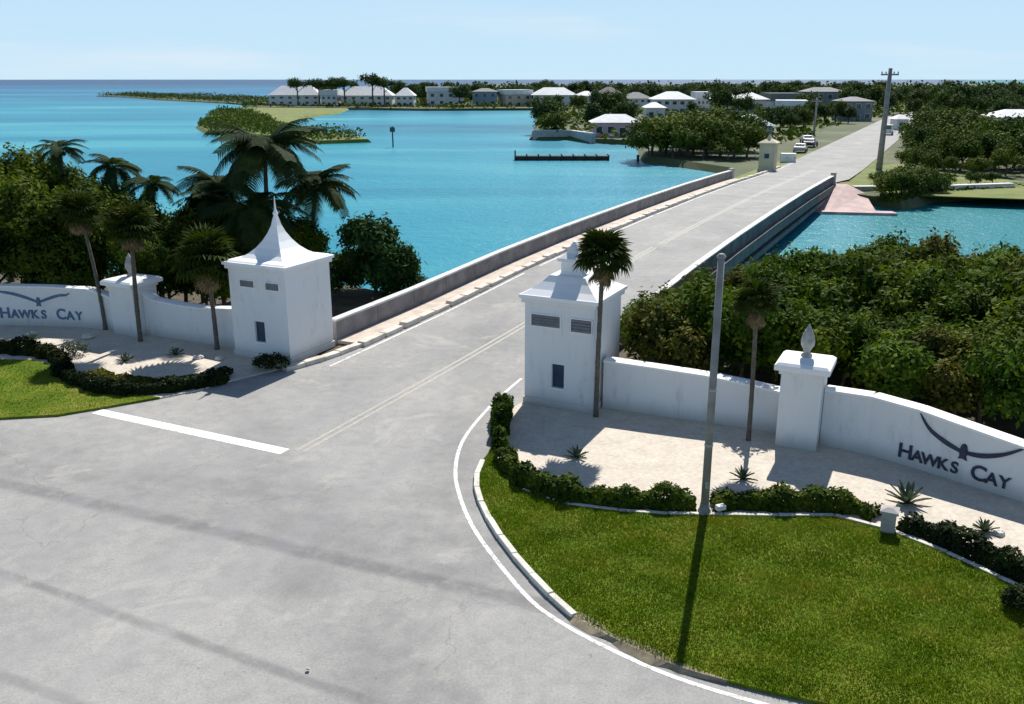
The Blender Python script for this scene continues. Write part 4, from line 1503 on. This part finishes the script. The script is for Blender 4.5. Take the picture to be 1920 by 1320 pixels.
def rock(label, px, py, r, seed, mat='kerb'):
    g = random.Random(seed)
    x, y, _ = P(px, py)
    mb = MB()
    prof = [(0.5, 0), (0.95, .12), (1.0, .3), (.75, .55), (.3, .7)]
    mb.lathe([(a * r, b * r) for a, b in prof], 8)
    mb.v = [(v[0] * g.uniform(.8, 1.2), v[1] * g.uniform(.7, 1.1), v[2] * g.uniform(.85, 1.15)) for v in mb.v]
    o = obj('boulder', mb, M[mat], None, at=(x, y, 0.04), rz=g.uniform(0, 6), bevel=0.02)  # also shapes the sun fleck stand-ins on the left plaza
    return tag(o, label, 'rock')


rock('pale boulder standing in for a sun fleck left of the palm that hides the left pillar', 165, 636, 0.30, 1)  # left plaza boulders are pale solids put where flecks of sunlight fall
rock('square pale boulder standing in for a sun fleck at the foot of the left lettered wall', 60, 630, 0.26, 2)
rock('pale boulder standing in for a sun fleck in front of the bushy fan palm', 372, 674, 0.22, 3)
rock('flat pale boulder standing in for a sun fleck between bushy fan palm and left tower', 412, 676, 0.22, 4)
rock('small white boulder at the right end of the plaza', 1872, 1005, 0.2, 5)
rock('tiny dark stone lying on the road', 578, 1258, 0.05, 6, 'grey_stone')

# pale stone post in the hedge gap
x, y, _ = P(1663, 1000)
sp = thing('stone_post', 'short pale stone post in the gap of the right hedge', 'post', (x, y, 0.05), -PHI)
obj('shaft', MB().box(-.17, .17, -.17, .17, 0, .56), M['concrete'], sp, bevel=.02)
obj('cap', MB().loft4([(.22, 0), (.22, .06), (.06, .13)], (0, 0, .562)), M['concrete'], sp)
# low flood light
x, y, _ = P(1350, 966)
fl = thing('flood_light', 'small white flood light on the edging beside the light pole', 'lamp', (x, y, 0.1), 0.4)
obj('housing', MB().box(-.13, .13, -.08, .08, .06, .2), M['white_paint'], fl, bevel=.02)
obj('lens', MB().box(-.1, .1, .082, .09, .08, .18), M['glass'], fl)
obj('bracket', MB().box(-.03, .03, -.03, .03, -.05, .06), M['pole'], fl)

# tall pole on the lawn
x, y, _ = P(1320, 966)
pl = thing('light_pole', 'tall grey pole standing on the right lawn edge', 'pole', (x, y, 0.06))
ph = 6.8
obj('shaft', MB().tube([(0, 0, 0), (0, 0, ph * .5), (0, 0, ph)], [.108, .098, .088], 16), M['pole'], pl, smooth=True)
obj('base_collar', MB().lathe([(.17, 0), (.17, .09), (.14, .14), (.118, .3)], 16), M['pole'], pl, smooth=True)
obj('cap', MB().lathe([(.11, 0), (.115, .04), (.07, .1), (.01, .12)], 16, (0, 0, ph)), M['pole'], pl)
obj('hand_hole_cover', MB().box(-.045, .045, -.118, -.09, .75, .95), M['grey_stone'], pl, bevel=.008)

for zz in (1.9, 3.4):
    obj('strap', MB().lathe([(.108, 0), (.112, .01), (.112, .06), (.106, .07)], 16, (0, 0, zz)), M['concrete'], pl)
# grass blades on the lawns
def grass(label, poly, n, seed, ymax):
    g = np.random.default_rng(seed)
    xs = np.array([p[0] for p in poly])
    ys = np.array([p[1] for p in poly])
    x0, x1, y0, y1 = xs.min(), min(xs.max(), 17), ys.min(), min(ys.max(), ymax)
    pts = np.stack([g.uniform(x0, x1, n * 4), g.uniform(y0, y1, n * 4)], 1)
    X, Y = pts[:, 0], pts[:, 1]
    c = np.zeros(len(pts), bool)
    j = len(poly) - 1
    for i in range(len(poly)):
        xi, yi, xj, yj = xs[i], ys[i], xs[j], ys[j]
        if yi != yj:
            c ^= ((yi > Y) != (yj > Y)) & (X < (xj - xi) * (Y - yi) / (yj - yi) + xi)
        j = i
    pts = pts[c][:n]
    n = len(pts)
    tuft = 0.6 + 0.6 * (np.sin(pts[:, 0] * 2.3 + 1.3 * np.sin(pts[:, 1] * 1.7)) * np.sin(pts[:, 1] * 2.9) * .5 + .5)
    h = g.uniform(0.025, 0.075, n) * tuft
    a = g.uniform(0, 6.28, n)
    ln = g.normal(0, 0.03, (n, 2))
    w = 0.010
    b0 = np.stack([pts[:, 0] + w * np.cos(a), pts[:, 1] + w * np.sin(a), np.full(n, .078)], 1)
    b1 = np.stack([pts[:, 0] - w * np.cos(a), pts[:, 1] - w * np.sin(a), np.full(n, .078)], 1)
    tp = np.stack([pts[:, 0] + ln[:, 0], pts[:, 1] + ln[:, 1], .08 + h], 1)
    o = link('grass', np_mesh('grass', np.stack([b0, b1, tp], 1).reshape(-1, 3), 3, M['grass_blade']))
    return tag(o, label, 'grass', None, 'stuff')


grass('short grass blades of the right lawn', lp, 170000, 1, 30)
grass('short grass blades of the small left lawn', ll, 25000, 2, 36)

# ------------------------------------------------------------------ the far key
def far_at(px, Y, z=-0.85):
    return ((px - 960) / F_PX * (Y * math.cos(PITCH) + (CAM_H - z) * math.sin(PITCH)), Y, z)


houses = []


def house(label, px0, px1, Y, h, roof_h, wall_mat, roof_mat, depth=8.0, hip=True, nwin=4, rz=0.0, cat='house', storeys=1, over=0.5):
    a, b = far_at(px0, Y), far_at(px1, Y)
    w = b[0] - a[0]
    T = thing('house', label, cat, ((a[0] + b[0]) / 2, Y + depth / 2, -0.85), rz)
    houses.append(((a[0] + b[0]) / 2, Y + depth / 2, max(w, depth) / 2 + 1.5))
    obj('wall', MB().box(-w / 2, w / 2, -depth / 2, depth / 2, 0, h), M[wall_mat], T)
    o = over
    r = MB()
    if hip:
        ins = min(w, depth) / 2 * 0.8
        vs = [(-w / 2 - o, -depth / 2 - o, h), (w / 2 + o, -depth / 2 - o, h), (w / 2 + o, depth / 2 + o, h), (-w / 2 - o, depth / 2 + o, h),
              (-w / 2 + ins, -0.3, h + roof_h), (w / 2 - ins, -0.3, h + roof_h), (w / 2 - ins, 0.3, h + roof_h), (-w / 2 + ins, 0.3, h + roof_h)]
        r.add(vs, [(3, 2, 1, 0), (4, 5, 6, 7), (0, 1, 5, 4), (1, 2, 6, 5), (2, 3, 7, 6), (3, 0, 4, 7)])
    else:
        r.box(-w / 2 - o, w / 2 + o, -depth / 2 - o, depth / 2 + o, h + 0.002, h + roof_h)
    obj('roof', r, M[roof_mat], T)
    for k in range(storeys):
        z0 = h / storeys * k + h / storeys * 0.3
        for i in range(nwin):
            cx = -w / 2 + (i + 0.5) * w / nwin
            ww = min(1.5, w / nwin * 0.5)
            door = (i == nwin // 2 and k == 0)
            zz0 = 0.05 if door else z0
            hh = h / storeys * (0.62 if door else 0.42)
            f = MB()
            f.box(cx - ww / 2 - .1, cx + ww / 2 + .1, -depth / 2 - .06, -depth / 2 - .002, zz0 + hh, zz0 + hh + .1)
            f.box(cx - ww / 2 - .1, cx - ww / 2, -depth / 2 - .06, -depth / 2 - .002, zz0, zz0 + hh)
            f.box(cx + ww / 2, cx + ww / 2 + .1, -depth / 2 - .06, -depth / 2 - .002, zz0, zz0 + hh)
            fo = obj('door' if door else 'window', f, M['wall_white'], T)
            obj('pane', MB().box(cx - ww / 2, cx + ww / 2, -depth / 2 - .03, -depth / 2 - .002, zz0, zz0 + hh), M['glass'], fo)
    return T


house('long low white house at the left end of the far shore', 505, 600, 440, 4.6, 4.2, 'wall_white', 'roof_white', 12, True, 6, storeys=2)
house('white house with tall pale hip roof behind the umbrella trees', 640, 735, 430, 4.6, 4.0, 'wall_white', 'roof_white', 12, True, 6, storeys=2)
house('small white house next to the house behind the umbrella trees on the far shore', 742, 776, 425, 4.6, 3.4, 'wall_white', 'roof_white', 10, True, 3, storeys=2)
house('blue grey two storey house in the middle of the far shore', 886, 932, 425, 6.4, 1.4, 'wall_blue', 'roof_grey', 10, True, 3, storeys=2)
house('wide white house with a long pale roof on the far shore', 1000, 1078, 420, 5.0, 3.2, 'wall_white', 'roof_white', 12, True, 5, storeys=2, over=1.2)
house('beige house under a dark pyramid roof on the far shore', 1122, 1164, 400, 6.0, 2.6, 'wall_beige', 'roof_dark', 10, True, 3, storeys=2)
house('pale two storey house left of the pink roofed hall', 1228, 1300, 330, 5.0, 2.6, 'wall_white', 'roof_white', 12, True, 5, storeys=2, over=.8)
house('long hall with a big pale roof above the trees', 1352, 1432, 320, 5.2, 3.2, 'wall_white', 'roof_white', 14, True, 5, over=1.5)
house('blue grey house with a pale metal roof left of the road', 1378, 1446, 172, 3.6, 1.9, 'wall_blue', 'roof_blue', 7, True, 3)
house('small white house behind the pink waterfront house', 1212, 1246, 260, 4.2, 1.4, 'wall_white', 'roof_white', 8, True, 2)
house('pink waterfront house with pale roof beside the mangroves', 1112, 1200, 198, 3.0, 1.6, 'wall_pink', 'roof_white', 7, True, 4)
house('grey two storey house behind the tall utility pole', 1580, 1634, 275, 5.6, 1.2, 'wall_grey', 'roof_grey', 10, True, 3, storeys=2)
house('wide grey roofed house on the horizon left of the tall pole', 1510, 1580, 360, 7.2, 1.6, 'wall_grey', 'roof_grey', 10, True, 4, storeys=2)
house('white roofed house among trees at the right edge', 1868, 1960, 210, 3.6, 1.6, 'wall_white', 'roof_white', 9, True, 4)
house('small pale kiosk at the right side of the far road', 1680, 1702, 225, 2.6, 1.0, 'wall_white', 'roof_white', 4, True, 1)

gfar0 = random.Random(12)
for lab, a, b, Y, h, rh, wm_, rm_ in (
        ('small white far house right of the long low white house', 604, 634, 432, 4.6, 2.6, 'wall_white', 'roof_white'),
        ('pale far house between the pointed roofs and the blue grey house', 800, 868, 428, 5.0, 2.6, 'wall_white', 'roof_white'),
        ('pale far house right of the blue grey two storey house', 940, 992, 424, 4.8, 2.4, 'wall_beige', 'roof_white'),
        ('narrow white far house left of the dark pyramid roof', 1084, 1116, 415, 5.0, 2.6, 'wall_white', 'roof_white'),
        ('white far house right of the dark pyramid roof', 1170, 1218, 385, 5.0, 2.6, 'wall_white', 'roof_grey'),
        ('white two storey far house left of the long hall', 1306, 1344, 345, 5.6, 2.4, 'wall_white', 'roof_white'),
        ('grey roofed far house right of the long hall', 1440, 1500, 340, 5.0, 2.4, 'wall_white', 'roof_grey'),
        ('low pale far house near the grey roofed far house', 1465, 1515, 268, 3.6, 1.8, 'wall_beige', 'roof_white')):
    house(lab, a, b, Y, h * gfar0.uniform(.8, 1.25), rh * gfar0.uniform(.5, 1.15), wm_, rm_, 10, gfar0.random() < .6, gfar0.choice((3, 4, 5)), gfar0.uniform(-.35, .35), storeys=2 if h > 4.5 else 1)

# seawall and floating pier
sw = MB()
a, b, c = P(998, 262, WZ), P(1068, 262, WZ), P(1112, 269, WZ)
pth = [a[:2], b[:2], c[:2]]
swt = thing('seawall', 'grey concrete seawall left of the pink waterfront house', 'wall', (0, 0, 0))
obj('wall_body', ribbon(pth, 0.3, -0.5, WZ - 1, 0.1), M['concrete'], swt)
obj('cap', ribbon(pth, 0.4, -0.7, 0.102, 0.3), M['parapet_cap'], swt)

pier = thing('jetty', 'dark timber jetty standing alone in the turquoise water', 'jetty', P(965, 301, WZ))
Lp = P(1142, 301, WZ)[0] - P(965, 301, WZ)[0]
for i in range(31):
    obj('plank', MB().box(i * Lp / 31, (i + 1) * Lp / 31 - .04, 0, 1.8, 0.62, 0.7), M['wood_dark'], pier)
obj('beam', MB().box(0, Lp, .05, .25, -.1, .615), M['wood_dark'], pier)
obj('beam', MB().box(0, Lp, 1.55, 1.75, -.1, .615), M['wood_dark'], pier)
for i in range(9):
    for yy in (-0.12, 1.92):
        obj('pile', MB().tube([(i * Lp / 8 * .99 + .07, yy, -1.5), (i * Lp / 8 * .99 + .07, yy, 0.9 if i else 1.5)], [.13, .12], 7), M['wood_dark'], pier)

cmk = thing('channel_marker', 'slim channel marker post in the open bay', 'marker', P(737, 276, WZ))
obj('post', MB().tube([(0, 0, -2), (0, 0, 4.0)], [.14, .12], 8), M['wood_dark'], cmk)
obj('board', MB().box(-.5, .5, -.18, -.13, 2.9, 3.8), M['roof_dark'], cmk)
mb2 = thing('mooring_pile', 'short dark mooring pile near the pink waterfront house', 'pile', P(1196, 302, WZ))
obj('post', MB().tube([(0, 0, -2), (0, 0, .8)], [.25, .22], 8), M['wood_dark'], mb2)
obj('cap', MB().lathe([(.27, 0), (.25, .1), (.02, .25)], 8, (0, 0, .8)), M['wood_dark'], mb2)

# islands
def island(label, pts, z, mat):
    return land('island', [P(*p, WZ)[:2] for p in pts], z, mat, label)


i1 = [(182, 181), (240, 183), (300, 188), (420, 194), (470, 198), (560, 190), (470, 184), (330, 179), (240, 177)]
i2 = [(372, 240), (392, 252), (470, 256), (540, 262), (600, 270), (690, 267), (660, 258), (560, 250), (520, 236), (560, 222), (630, 214), (668, 200), (600, 194), (480, 200), (410, 210), (385, 225)]
island('long low mangrove spit on the left horizon', i1, -1.2, M['far_ground'])
island('near mangrove point with a grassy top in the bay', i2, -1.1, M['far_grass'])
# far lawn right of the bridge end
fl_ = [B(118.5, 11.2)[:2], B(116.5, 19)[:2], B(118, 30)[:2], B(126, 38)[:2], B(140, 26)[:2], B(156, 14)[:2], B(150, 11.2)[:2], B(135, 11)[:2]]
structure('lawn', MB().prism(ccw(fl_), -0.9, -0.80), M['far_grass'], 'yellow green verge beyond the right bridge end')
dockp = [P(1600, 352, -0.5)[:2], P(1780, 350, -0.5)[:2], P(1900, 346, -0.5)[:2]]
dk = thing('canal_wall', 'low sandy canal wall along the right far bank', 'wall', (0, 0, 0))
obj('wall_body', ribbon(dockp, 0.2, -0.2, WZ - .5, -0.45), M['kerb'], dk)
obj('cap', ribbon(dockp, 0.3, -0.6, -0.448, -0.33), M['parapet_cap'], dk)


def utility_pole(label, px, py, top, r, mat='pole', arm=2.2):
    x, y, _ = P(px, py, -0.8)
    T = thing('utility_pole', label, 'pole', (x, y, -0.85), -PHI)
    obj('shaft', MB().tube([(0, 0, 0), (0, 0, top)], [r, r * .6], 10), M[mat], T, smooth=True)
    obj('crossarm', MB().box(-arm / 2, arm / 2, -.08, .08, top - .9, top - .7), M[mat], T)
    for k in (-.9, -.45, .45, .9):
        obj('insulator', MB().lathe([(.05, 0), (.09, .1), (.09, .2), (.03, .3)], 6, (k * arm / 2, 0, top - .7)), M['grey_stone'], T)
    return T


utility_pole('tall grey utility pole right of the far bridge end', 1648, 319, 13.2, 0.42)
utility_pole('pale utility pole left of the far road', 1526, 252, 7.9, 0.26, 'concrete')
utility_pole('thin utility pole between the far houses and pink hall', 1340, 214, 12, 0.2)

# far gate pillar and cabinet
x, y, _ = P(1438, 321, -0.8)
gp = thing('gate_pillar', 'beige gate pillar at the far left end of the bridge', 'pillar', (x, y, -0.85), -PHI)
obj('shaft', MB().box(-1.0, 1.0, -1, 1, 0, 3.6), M['cream'], gp)
obj('plinth', MB().box(-1.1, 1.1, -1.1, 1.1, 0, .5), M['cream'], gp)
obj('cap', MB().loft4([(1.25, 0), (1.25, .2), (.3, .7), (.08, 1.2)], (0, 0, 3.602)), M['cream'], gp)
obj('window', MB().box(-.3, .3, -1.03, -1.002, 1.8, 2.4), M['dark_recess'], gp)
x, y, _ = P(1477, 304, -0.8)
cb = thing('utility_cabinet', 'white roadside cabinet right of the beige gate pillar', 'cabinet', (x, y, -0.85), -0.2)
obj('body', MB().box(-1.1, 1.1, -.5, .5, .1, 1.35), M['car_white'], cb, bevel=.03)
for xx in (-1.05, .02):
    d_ = obj('door', MB().box(xx, xx + 1.03, -.53, -.502, .15, 1.3), M['car_white'], cb)
    obj('handle', MB().box(xx + .85, xx + .92, -.56, -.532, .6, .85), M['tyre'], d_)
obj('plinth', MB().box(-1.15, 1.15, -.55, .55, 0, .1), M['concrete'], cb)


def car(label, s, t, rz, mat, van=False):
    x, y, _ = B(s, t)
    T = thing('parked_car' if not van else 'delivery_van', label, 'van' if van else 'car', (x, y, deck_z(s)), -PHI + rz)
    # profile in (y along, z up)
    if van:
        prof = [(-2.4, .35), (2.4, .35), (2.45, .9), (2.1, 1.15), (1.6, 2.1), (-2.3, 2.2), (-2.45, 2.0), (-2.45, .6)]
        gl = [(1.55, 1.95), (2.02, 1.2), (.9, 1.2), (.9, 1.95)]
    else:
        prof = [(-2.15, .32), (2.15, .32), (2.2, .7), (1.95, .88), (1.0, .98), (.45, 1.42), (-1.0, 1.46), (-1.75, 1.02), (-2.15, .95), (-2.2, .6)]
        gl = [(.4, 1.38), (.88, 1.0), (-1.55, 1.0), (-.95, 1.40)]
    w = .9
    n_ = len(prof)
    vs = []
    for sx in (-w, w):
        for (yy, zz) in prof:
            vs.append((sx * (0.82 if zz > 1.2 and not van else 1), yy, zz))
    obj('body', MB().add(vs, [tuple(range(n_ - 1, -1, -1)), tuple(range(n_, 2 * n_))] + [(i, (i + 1) % n_, n_ + (i + 1) % n_, n_ + i) for i in range(n_)]), mat, T, bevel=.05)
    for sx in (-1, 1):
        m = len(gl)
        g_ = [(sx * ((w * .82 if zz > 1.2 and not van else w) + .012), yy, zz) for yy, zz in gl]
        obj('side_window', MB().add(g_, [tuple(range(m))]), M['glass'], T)
    zt, zb_, yt, yb = (2.0, 1.25, -2.47, -2.48) if van else (1.40, 1.06, -1.12, -1.72)
    obj('rear_window', MB().add([(-.7, yt, zt), (.7, yt, zt), (.78, yb - .02, zb_), (-.78, yb - .02, zb_)], [(0, 1, 2, 3)]), M['glass'], T)
    for sx in (-.92, .92):
        for yy in (-1.35, 1.35):
            wh = MB().tube([(sx - .1, yy, .33), (sx + .1, yy, .33)], [.33, .33], 12)
            wo_ = obj('wheel', wh, M['tyre'], T)
            obj('rim', MB().tube([(sx - .11, yy, .33), (sx + .11, yy, .33)], [.19, .19], 8), M['car_silver'], wo_)
    for sx in (-.6, .6):
        obj('tail_light', MB().box(sx - .15, sx + .15, -2.5 if van else -2.23, -2.4 if van else -2.1, .72, .9), M['wall_pink'], T)
    return T


car('silver car parked on the left verge of the far road', 172, -2.2, 0.05, M['car_silver'])
car('dark car parked beyond the silver car on the far road', 186, -2.6, -0.05, M['car_dark'])
car('white car parked nearest the pale utility pole', 196, -4.8, 0.3, M['car_white'])
car('white van driving away where the far road disappears', 232, 7.2, 0.0, M['car_white'], True)

# trees of the far key
GF = 'trees of the far key'
farA = [tree_proto('far_tree', '', 'tree', GF, 101 + i, 3.6, 7.6, 0.6, 9, 300, 5, 0.80, M['far_leaf'], 0.25, 0.5, 0.45) for i in range(4)]
farB = [tree_proto('far_tree', '', 'tree', GF, 121 + i, 3.3, 4.9, 0.0, 9, 420, 6, 0.5, M['far_leaf_b'], 0.2, 0.5, 0.3) for i in range(4)]
farU = [tree_proto('umbrella_tree', '', 'tree', 'umbrella shaped trees on the far shore', 141 + i, 5.0, 3.6, 6.4, 9, 320, 5, 0.7, M['far_leaf'], 0.35, 0.38, 0.35) for i in range(2)]


def far_tree(protos, px, Y, h, label, group, base_h):
    x, y, z = far_at(px, Y)
    return plant(protos, x, y, z, h / base_h, label, group)


for px, Y, h in ((560, 432, 11.5), (600, 436, 11.0), (622, 434, 11.3), (648, 428, 11.0), (700, 420, 12.4), (722, 422, 12.0), (1350, 312, 9.6), (1378, 314, 9.8)):
    far_tree(farU, px, Y, h, 'dark umbrella shaped tree rising over roofs on the far shore', 'umbrella shaped trees on the far shore', 9.6)
# mangroves left of the bridge's far end
g1 = 'mangroves at the left far bridge end'
for px, Y, h in ((1222, 150, 6.0), (1248, 152, 6.4), (1275, 150, 6.6), (1300, 151, 6.7), (1325, 149, 6.5), (1350, 147, 6.2), (1376, 144, 5.4), (1400, 146, 5.2), (1238, 158, 6.8), (1290, 160, 7.4), (1342, 158, 7.2), (1390, 158, 6.2), (1215, 146, 4.0), (1262, 146, 4.6), (1318, 143, 4.2), (1365, 140, 3.4)):
    far_tree(farB, px, Y, h * 1.0, 'dark mangrove by the water at the left far end of the bridge', g1, 5.0)
far_tree(farB, 1036, 207, 5.6, 'bushy green tree on the grey seawall', 'trees on the seawall', 5.0)
far_tree(farA, 1172, 232, 6.6, 'tall dark tree behind the pink waterfront house', 'trees on the seawall', 8.0)
g2 = 'trees on the right far bank'
for px, Y, h in ((1735, 122, 3.3), (1770, 126, 4.4), (1800, 124, 4.8), (1832, 126, 4.6), (1865, 124, 4.2), (1780, 132, 5.2), (1820, 134, 5.6), (1900, 128, 5.2), (1930, 125, 5.6), (1720, 142, 4.6), (1745, 150, 5.4), (1890, 140, 6.4), (1925, 145, 7.0), (1960, 130, 6), (1990, 136, 6.5), (1850, 150, 6.6), (1800, 156, 6.8), (1760, 165, 6.4), (1725, 170, 6.0), (1710, 155, 4.2), (1700, 128, 2.6), (1840, 117, 2.8), (1790, 118, 2.4), (1885, 117, 3.4), (1925, 118, 3.6), (1750, 120, 2.2), (1965, 120, 4)):
    far_tree(farB, px, Y, h, 'leafy tree, ' + ('front row by the canal' if Y < 130 else 'second row' if Y < 146 else 'back row') + (', utility pole end' if px < 1762 else ', middle' if px < 1845 else ', right edge') + ' of right far bank', g2, 5.0)
for px, Y, h in ((1655, 96.5, 2.2), (1672, 95.5, 2.6), (1692, 95.5, 3.0), (1712, 97, 3.0), (1732, 98.5, 2.6), (1756, 100, 2.0), (1668, 98, 2.0), (1690, 99, 2.7), (1715, 100, 2.5), (1650, 103, 2.0), (1740, 102, 2.2), (1775, 104, 1.7), (1820, 107, 1.4), (1680, 104, 2.3), (1712, 106, 2.0), (1860, 108, 1.6)):
    far_tree(farB, px, Y, h, 'low dark mangrove bush on the bank right of the bridge abutment', 'bank bushes right of the abutment', 5.0)

for px, Y, h in ((1566, 262, 6.4), (1590, 258, 5.0), (1500, 255, 5.6), (1520, 258, 6.2), (1545, 256, 5.2), (1470, 240, 5.4), (1445, 215, 5.6), (1480, 210, 4.6), (1505, 225, 5.0)):
    far_tree(farA, px, Y, h, 'dark tree in front of the grey houses left of the far road', 'trees before the grey houses', 7.6)
cnt = 0
tries = 0
gfar = random.Random(5)
LF = 'dark green tree in the wooded far key below the horizon'
while cnt < 255 and tries < 9000:
    tries += 1
    Y = 165 + 640 * gfar.random() ** 1.5
    px = gfar.uniform(430, 2010)
    x, y, z = far_at(px, Y)
    if not inside(x, y, far_poly) or not inside(x, y - 5, far_poly):
        continue
    s_, t_ = ST(x, y)
    if -7 < t_ < 15 and s_ < 300:
        continue
    if any((x - hx) ** 2 + (y - hy) ** 2 < hr * hr for hx, hy, hr in houses):
        continue
    # keep the fronts of the houses in view
    blocked = False
    for hx, hy, hr in houses:
        if y < hy and abs(x / y - hx / hy) < (hr - 1) / hy and y > hy * 0.55:
            blocked = gfar.random() < 0.78
    if blocked:
        continue
    h = gfar.uniform(5.0, 8.4) * (1.0 + 0.28 * min(1, Y / 500))
    if 1250 < px and Y < 260:
        h *= 0.75
    zone = ('left of the umbrella trees' if px < 560 else 'behind the row of white houses' if px < 800 and Y > 440 else 'in the middle of the far shore' if px < 1000 else 'behind the pink waterfront house' if px < 1240 else 'between pink house and far road' if t_ < 5 and Y < 330 else 'right of the far road' if t_ > 5 and Y < 330 else 'on the horizon beyond the far road')
    far_tree(farA, px, Y, h, f'dark green far tree standing {zone}', GF, 7.6)
    cnt += 1
print('far trees', cnt, tries)

# wood beyond them, read as one mass
def thicket(name, label, pts, n, leaf, h, mat, seed):
    """leaf clumps over an area given by a polygon in plan"""
    g = np.random.default_rng(seed)
    xs, ys = [p[0] for p in pts], [p[1] for p in pts]
    out = []
    while len(out) < n:
        x, y = g.uniform(min(xs), max(xs)), g.uniform(min(ys), max(ys))
        if inside(x, y, pts):
            out.append((x, y))
    q = np.array(out)
    hh = h * (0.55 + 0.45 * np.sin(q[:, 0] * .13 + 1.7 * np.sin(q[:, 1] * .09)) * np.sin(q[:, 0] * .031 + 2)) * g.uniform(.35, 1, n)
    p = np.stack([q[:, 0], q[:, 1], -1.2 + np.abs(hh) * g.random(n) ** 0.6], 1)
    d = g.normal(0, .5, (n, 3)) + np.array([0, -.3, .4])
    o = link(name, np_mesh(name, leaves_at(g, p, d, leaf, .2, .7), 4, mat))
    return tag(o, label, 'vegetation', None, 'stuff')


thicket('distant_woods', 'distant wooded shoreline closing the horizon', [(-100, 560), (-40, 580), (300, 540), (900, 600), (1500, 1100), (-80, 1000)], 60000, 2.6, 12, M['far_leaf'], 3)
thicket('mangrove_scrub', 'low dark mangrove scrub on the left horizon spit', [P(*p, WZ)[:2] for p in i1], 9000, 0.9, 3.4, M['far_leaf'], 4)
thicket('mangrove_scrub', 'olive mangrove scrub on the near point in the bay', [P(*p, WZ)[:2] for p in ((372, 240), (392, 252), (470, 256), (540, 262), (600, 270), (690, 267), (660, 258), (560, 250), (520, 236), (500, 222), (470, 215), (410, 212), (385, 225))], 11000, 0.6, 3.0, M['far_leaf_b'], 5)
thicket('bank_scrub', 'dark scrub trailing along the right canal bank', [B(113, 14.5)[:2], B(111.6, 17)[:2], P(1740, 379, WZ)[:2], P(1920, 367, WZ)[:2], P(2300, 353, WZ)[:2], P(2300, 346, WZ)[:2], P(1920, 358, WZ)[:2], P(1740, 368, WZ)[:2], B(114.5, 16)[:2]], 9000, 0.42, 1.5, M['far_leaf_b'], 9)
thicket('shore_scrub', 'dark scrub along the water line of the far shore', [P(*p, WZ)[:2] for p in ((455, 202), (660, 204), (800, 206), (1000, 205), (1012, 224), (1030, 224), (1030, 200), (800, 200), (455, 197))], 7000, 0.9, 2.4, M['far_leaf'], 6)
g = np.random.default_rng(8)
pts_ = []
while len(pts_) < 15000:
    Y = 165 + 420 * g.random()
    px = g.uniform(430, 2010)
    x, y, z = far_at(px, Y)
    s_, t_ = ST(x, y)
    if not inside(x, y, far_poly) or (-8 < t_ < 16 and s_ < 330) or any((x - hx) ** 2 + (y - hy) ** 2 < hr * hr for hx, hy, hr in houses):
        continue
    k = math.sin(x * .11) * math.sin(y * .07 + 1)
    if k < -0.1 and g.random() < .8:
        continue
    pts_.append((x, y, z + g.random() * (1.0 + 1.8 * max(0, k))))
pts_ = np.array(pts_)
o = link('undergrowth', np_mesh('undergrowth', leaves_at(g, pts_, g.normal(0, .5, (len(pts_), 3)) + np.array([0, -.2, .5]), 1.7, .3, .7), 4, M['far_leaf_b']))
tag(o, 'scrubby undergrowth between houses and trees of the far key', 'vegetation', None, 'stuff')
print('objects', len(bpy.data.objects))
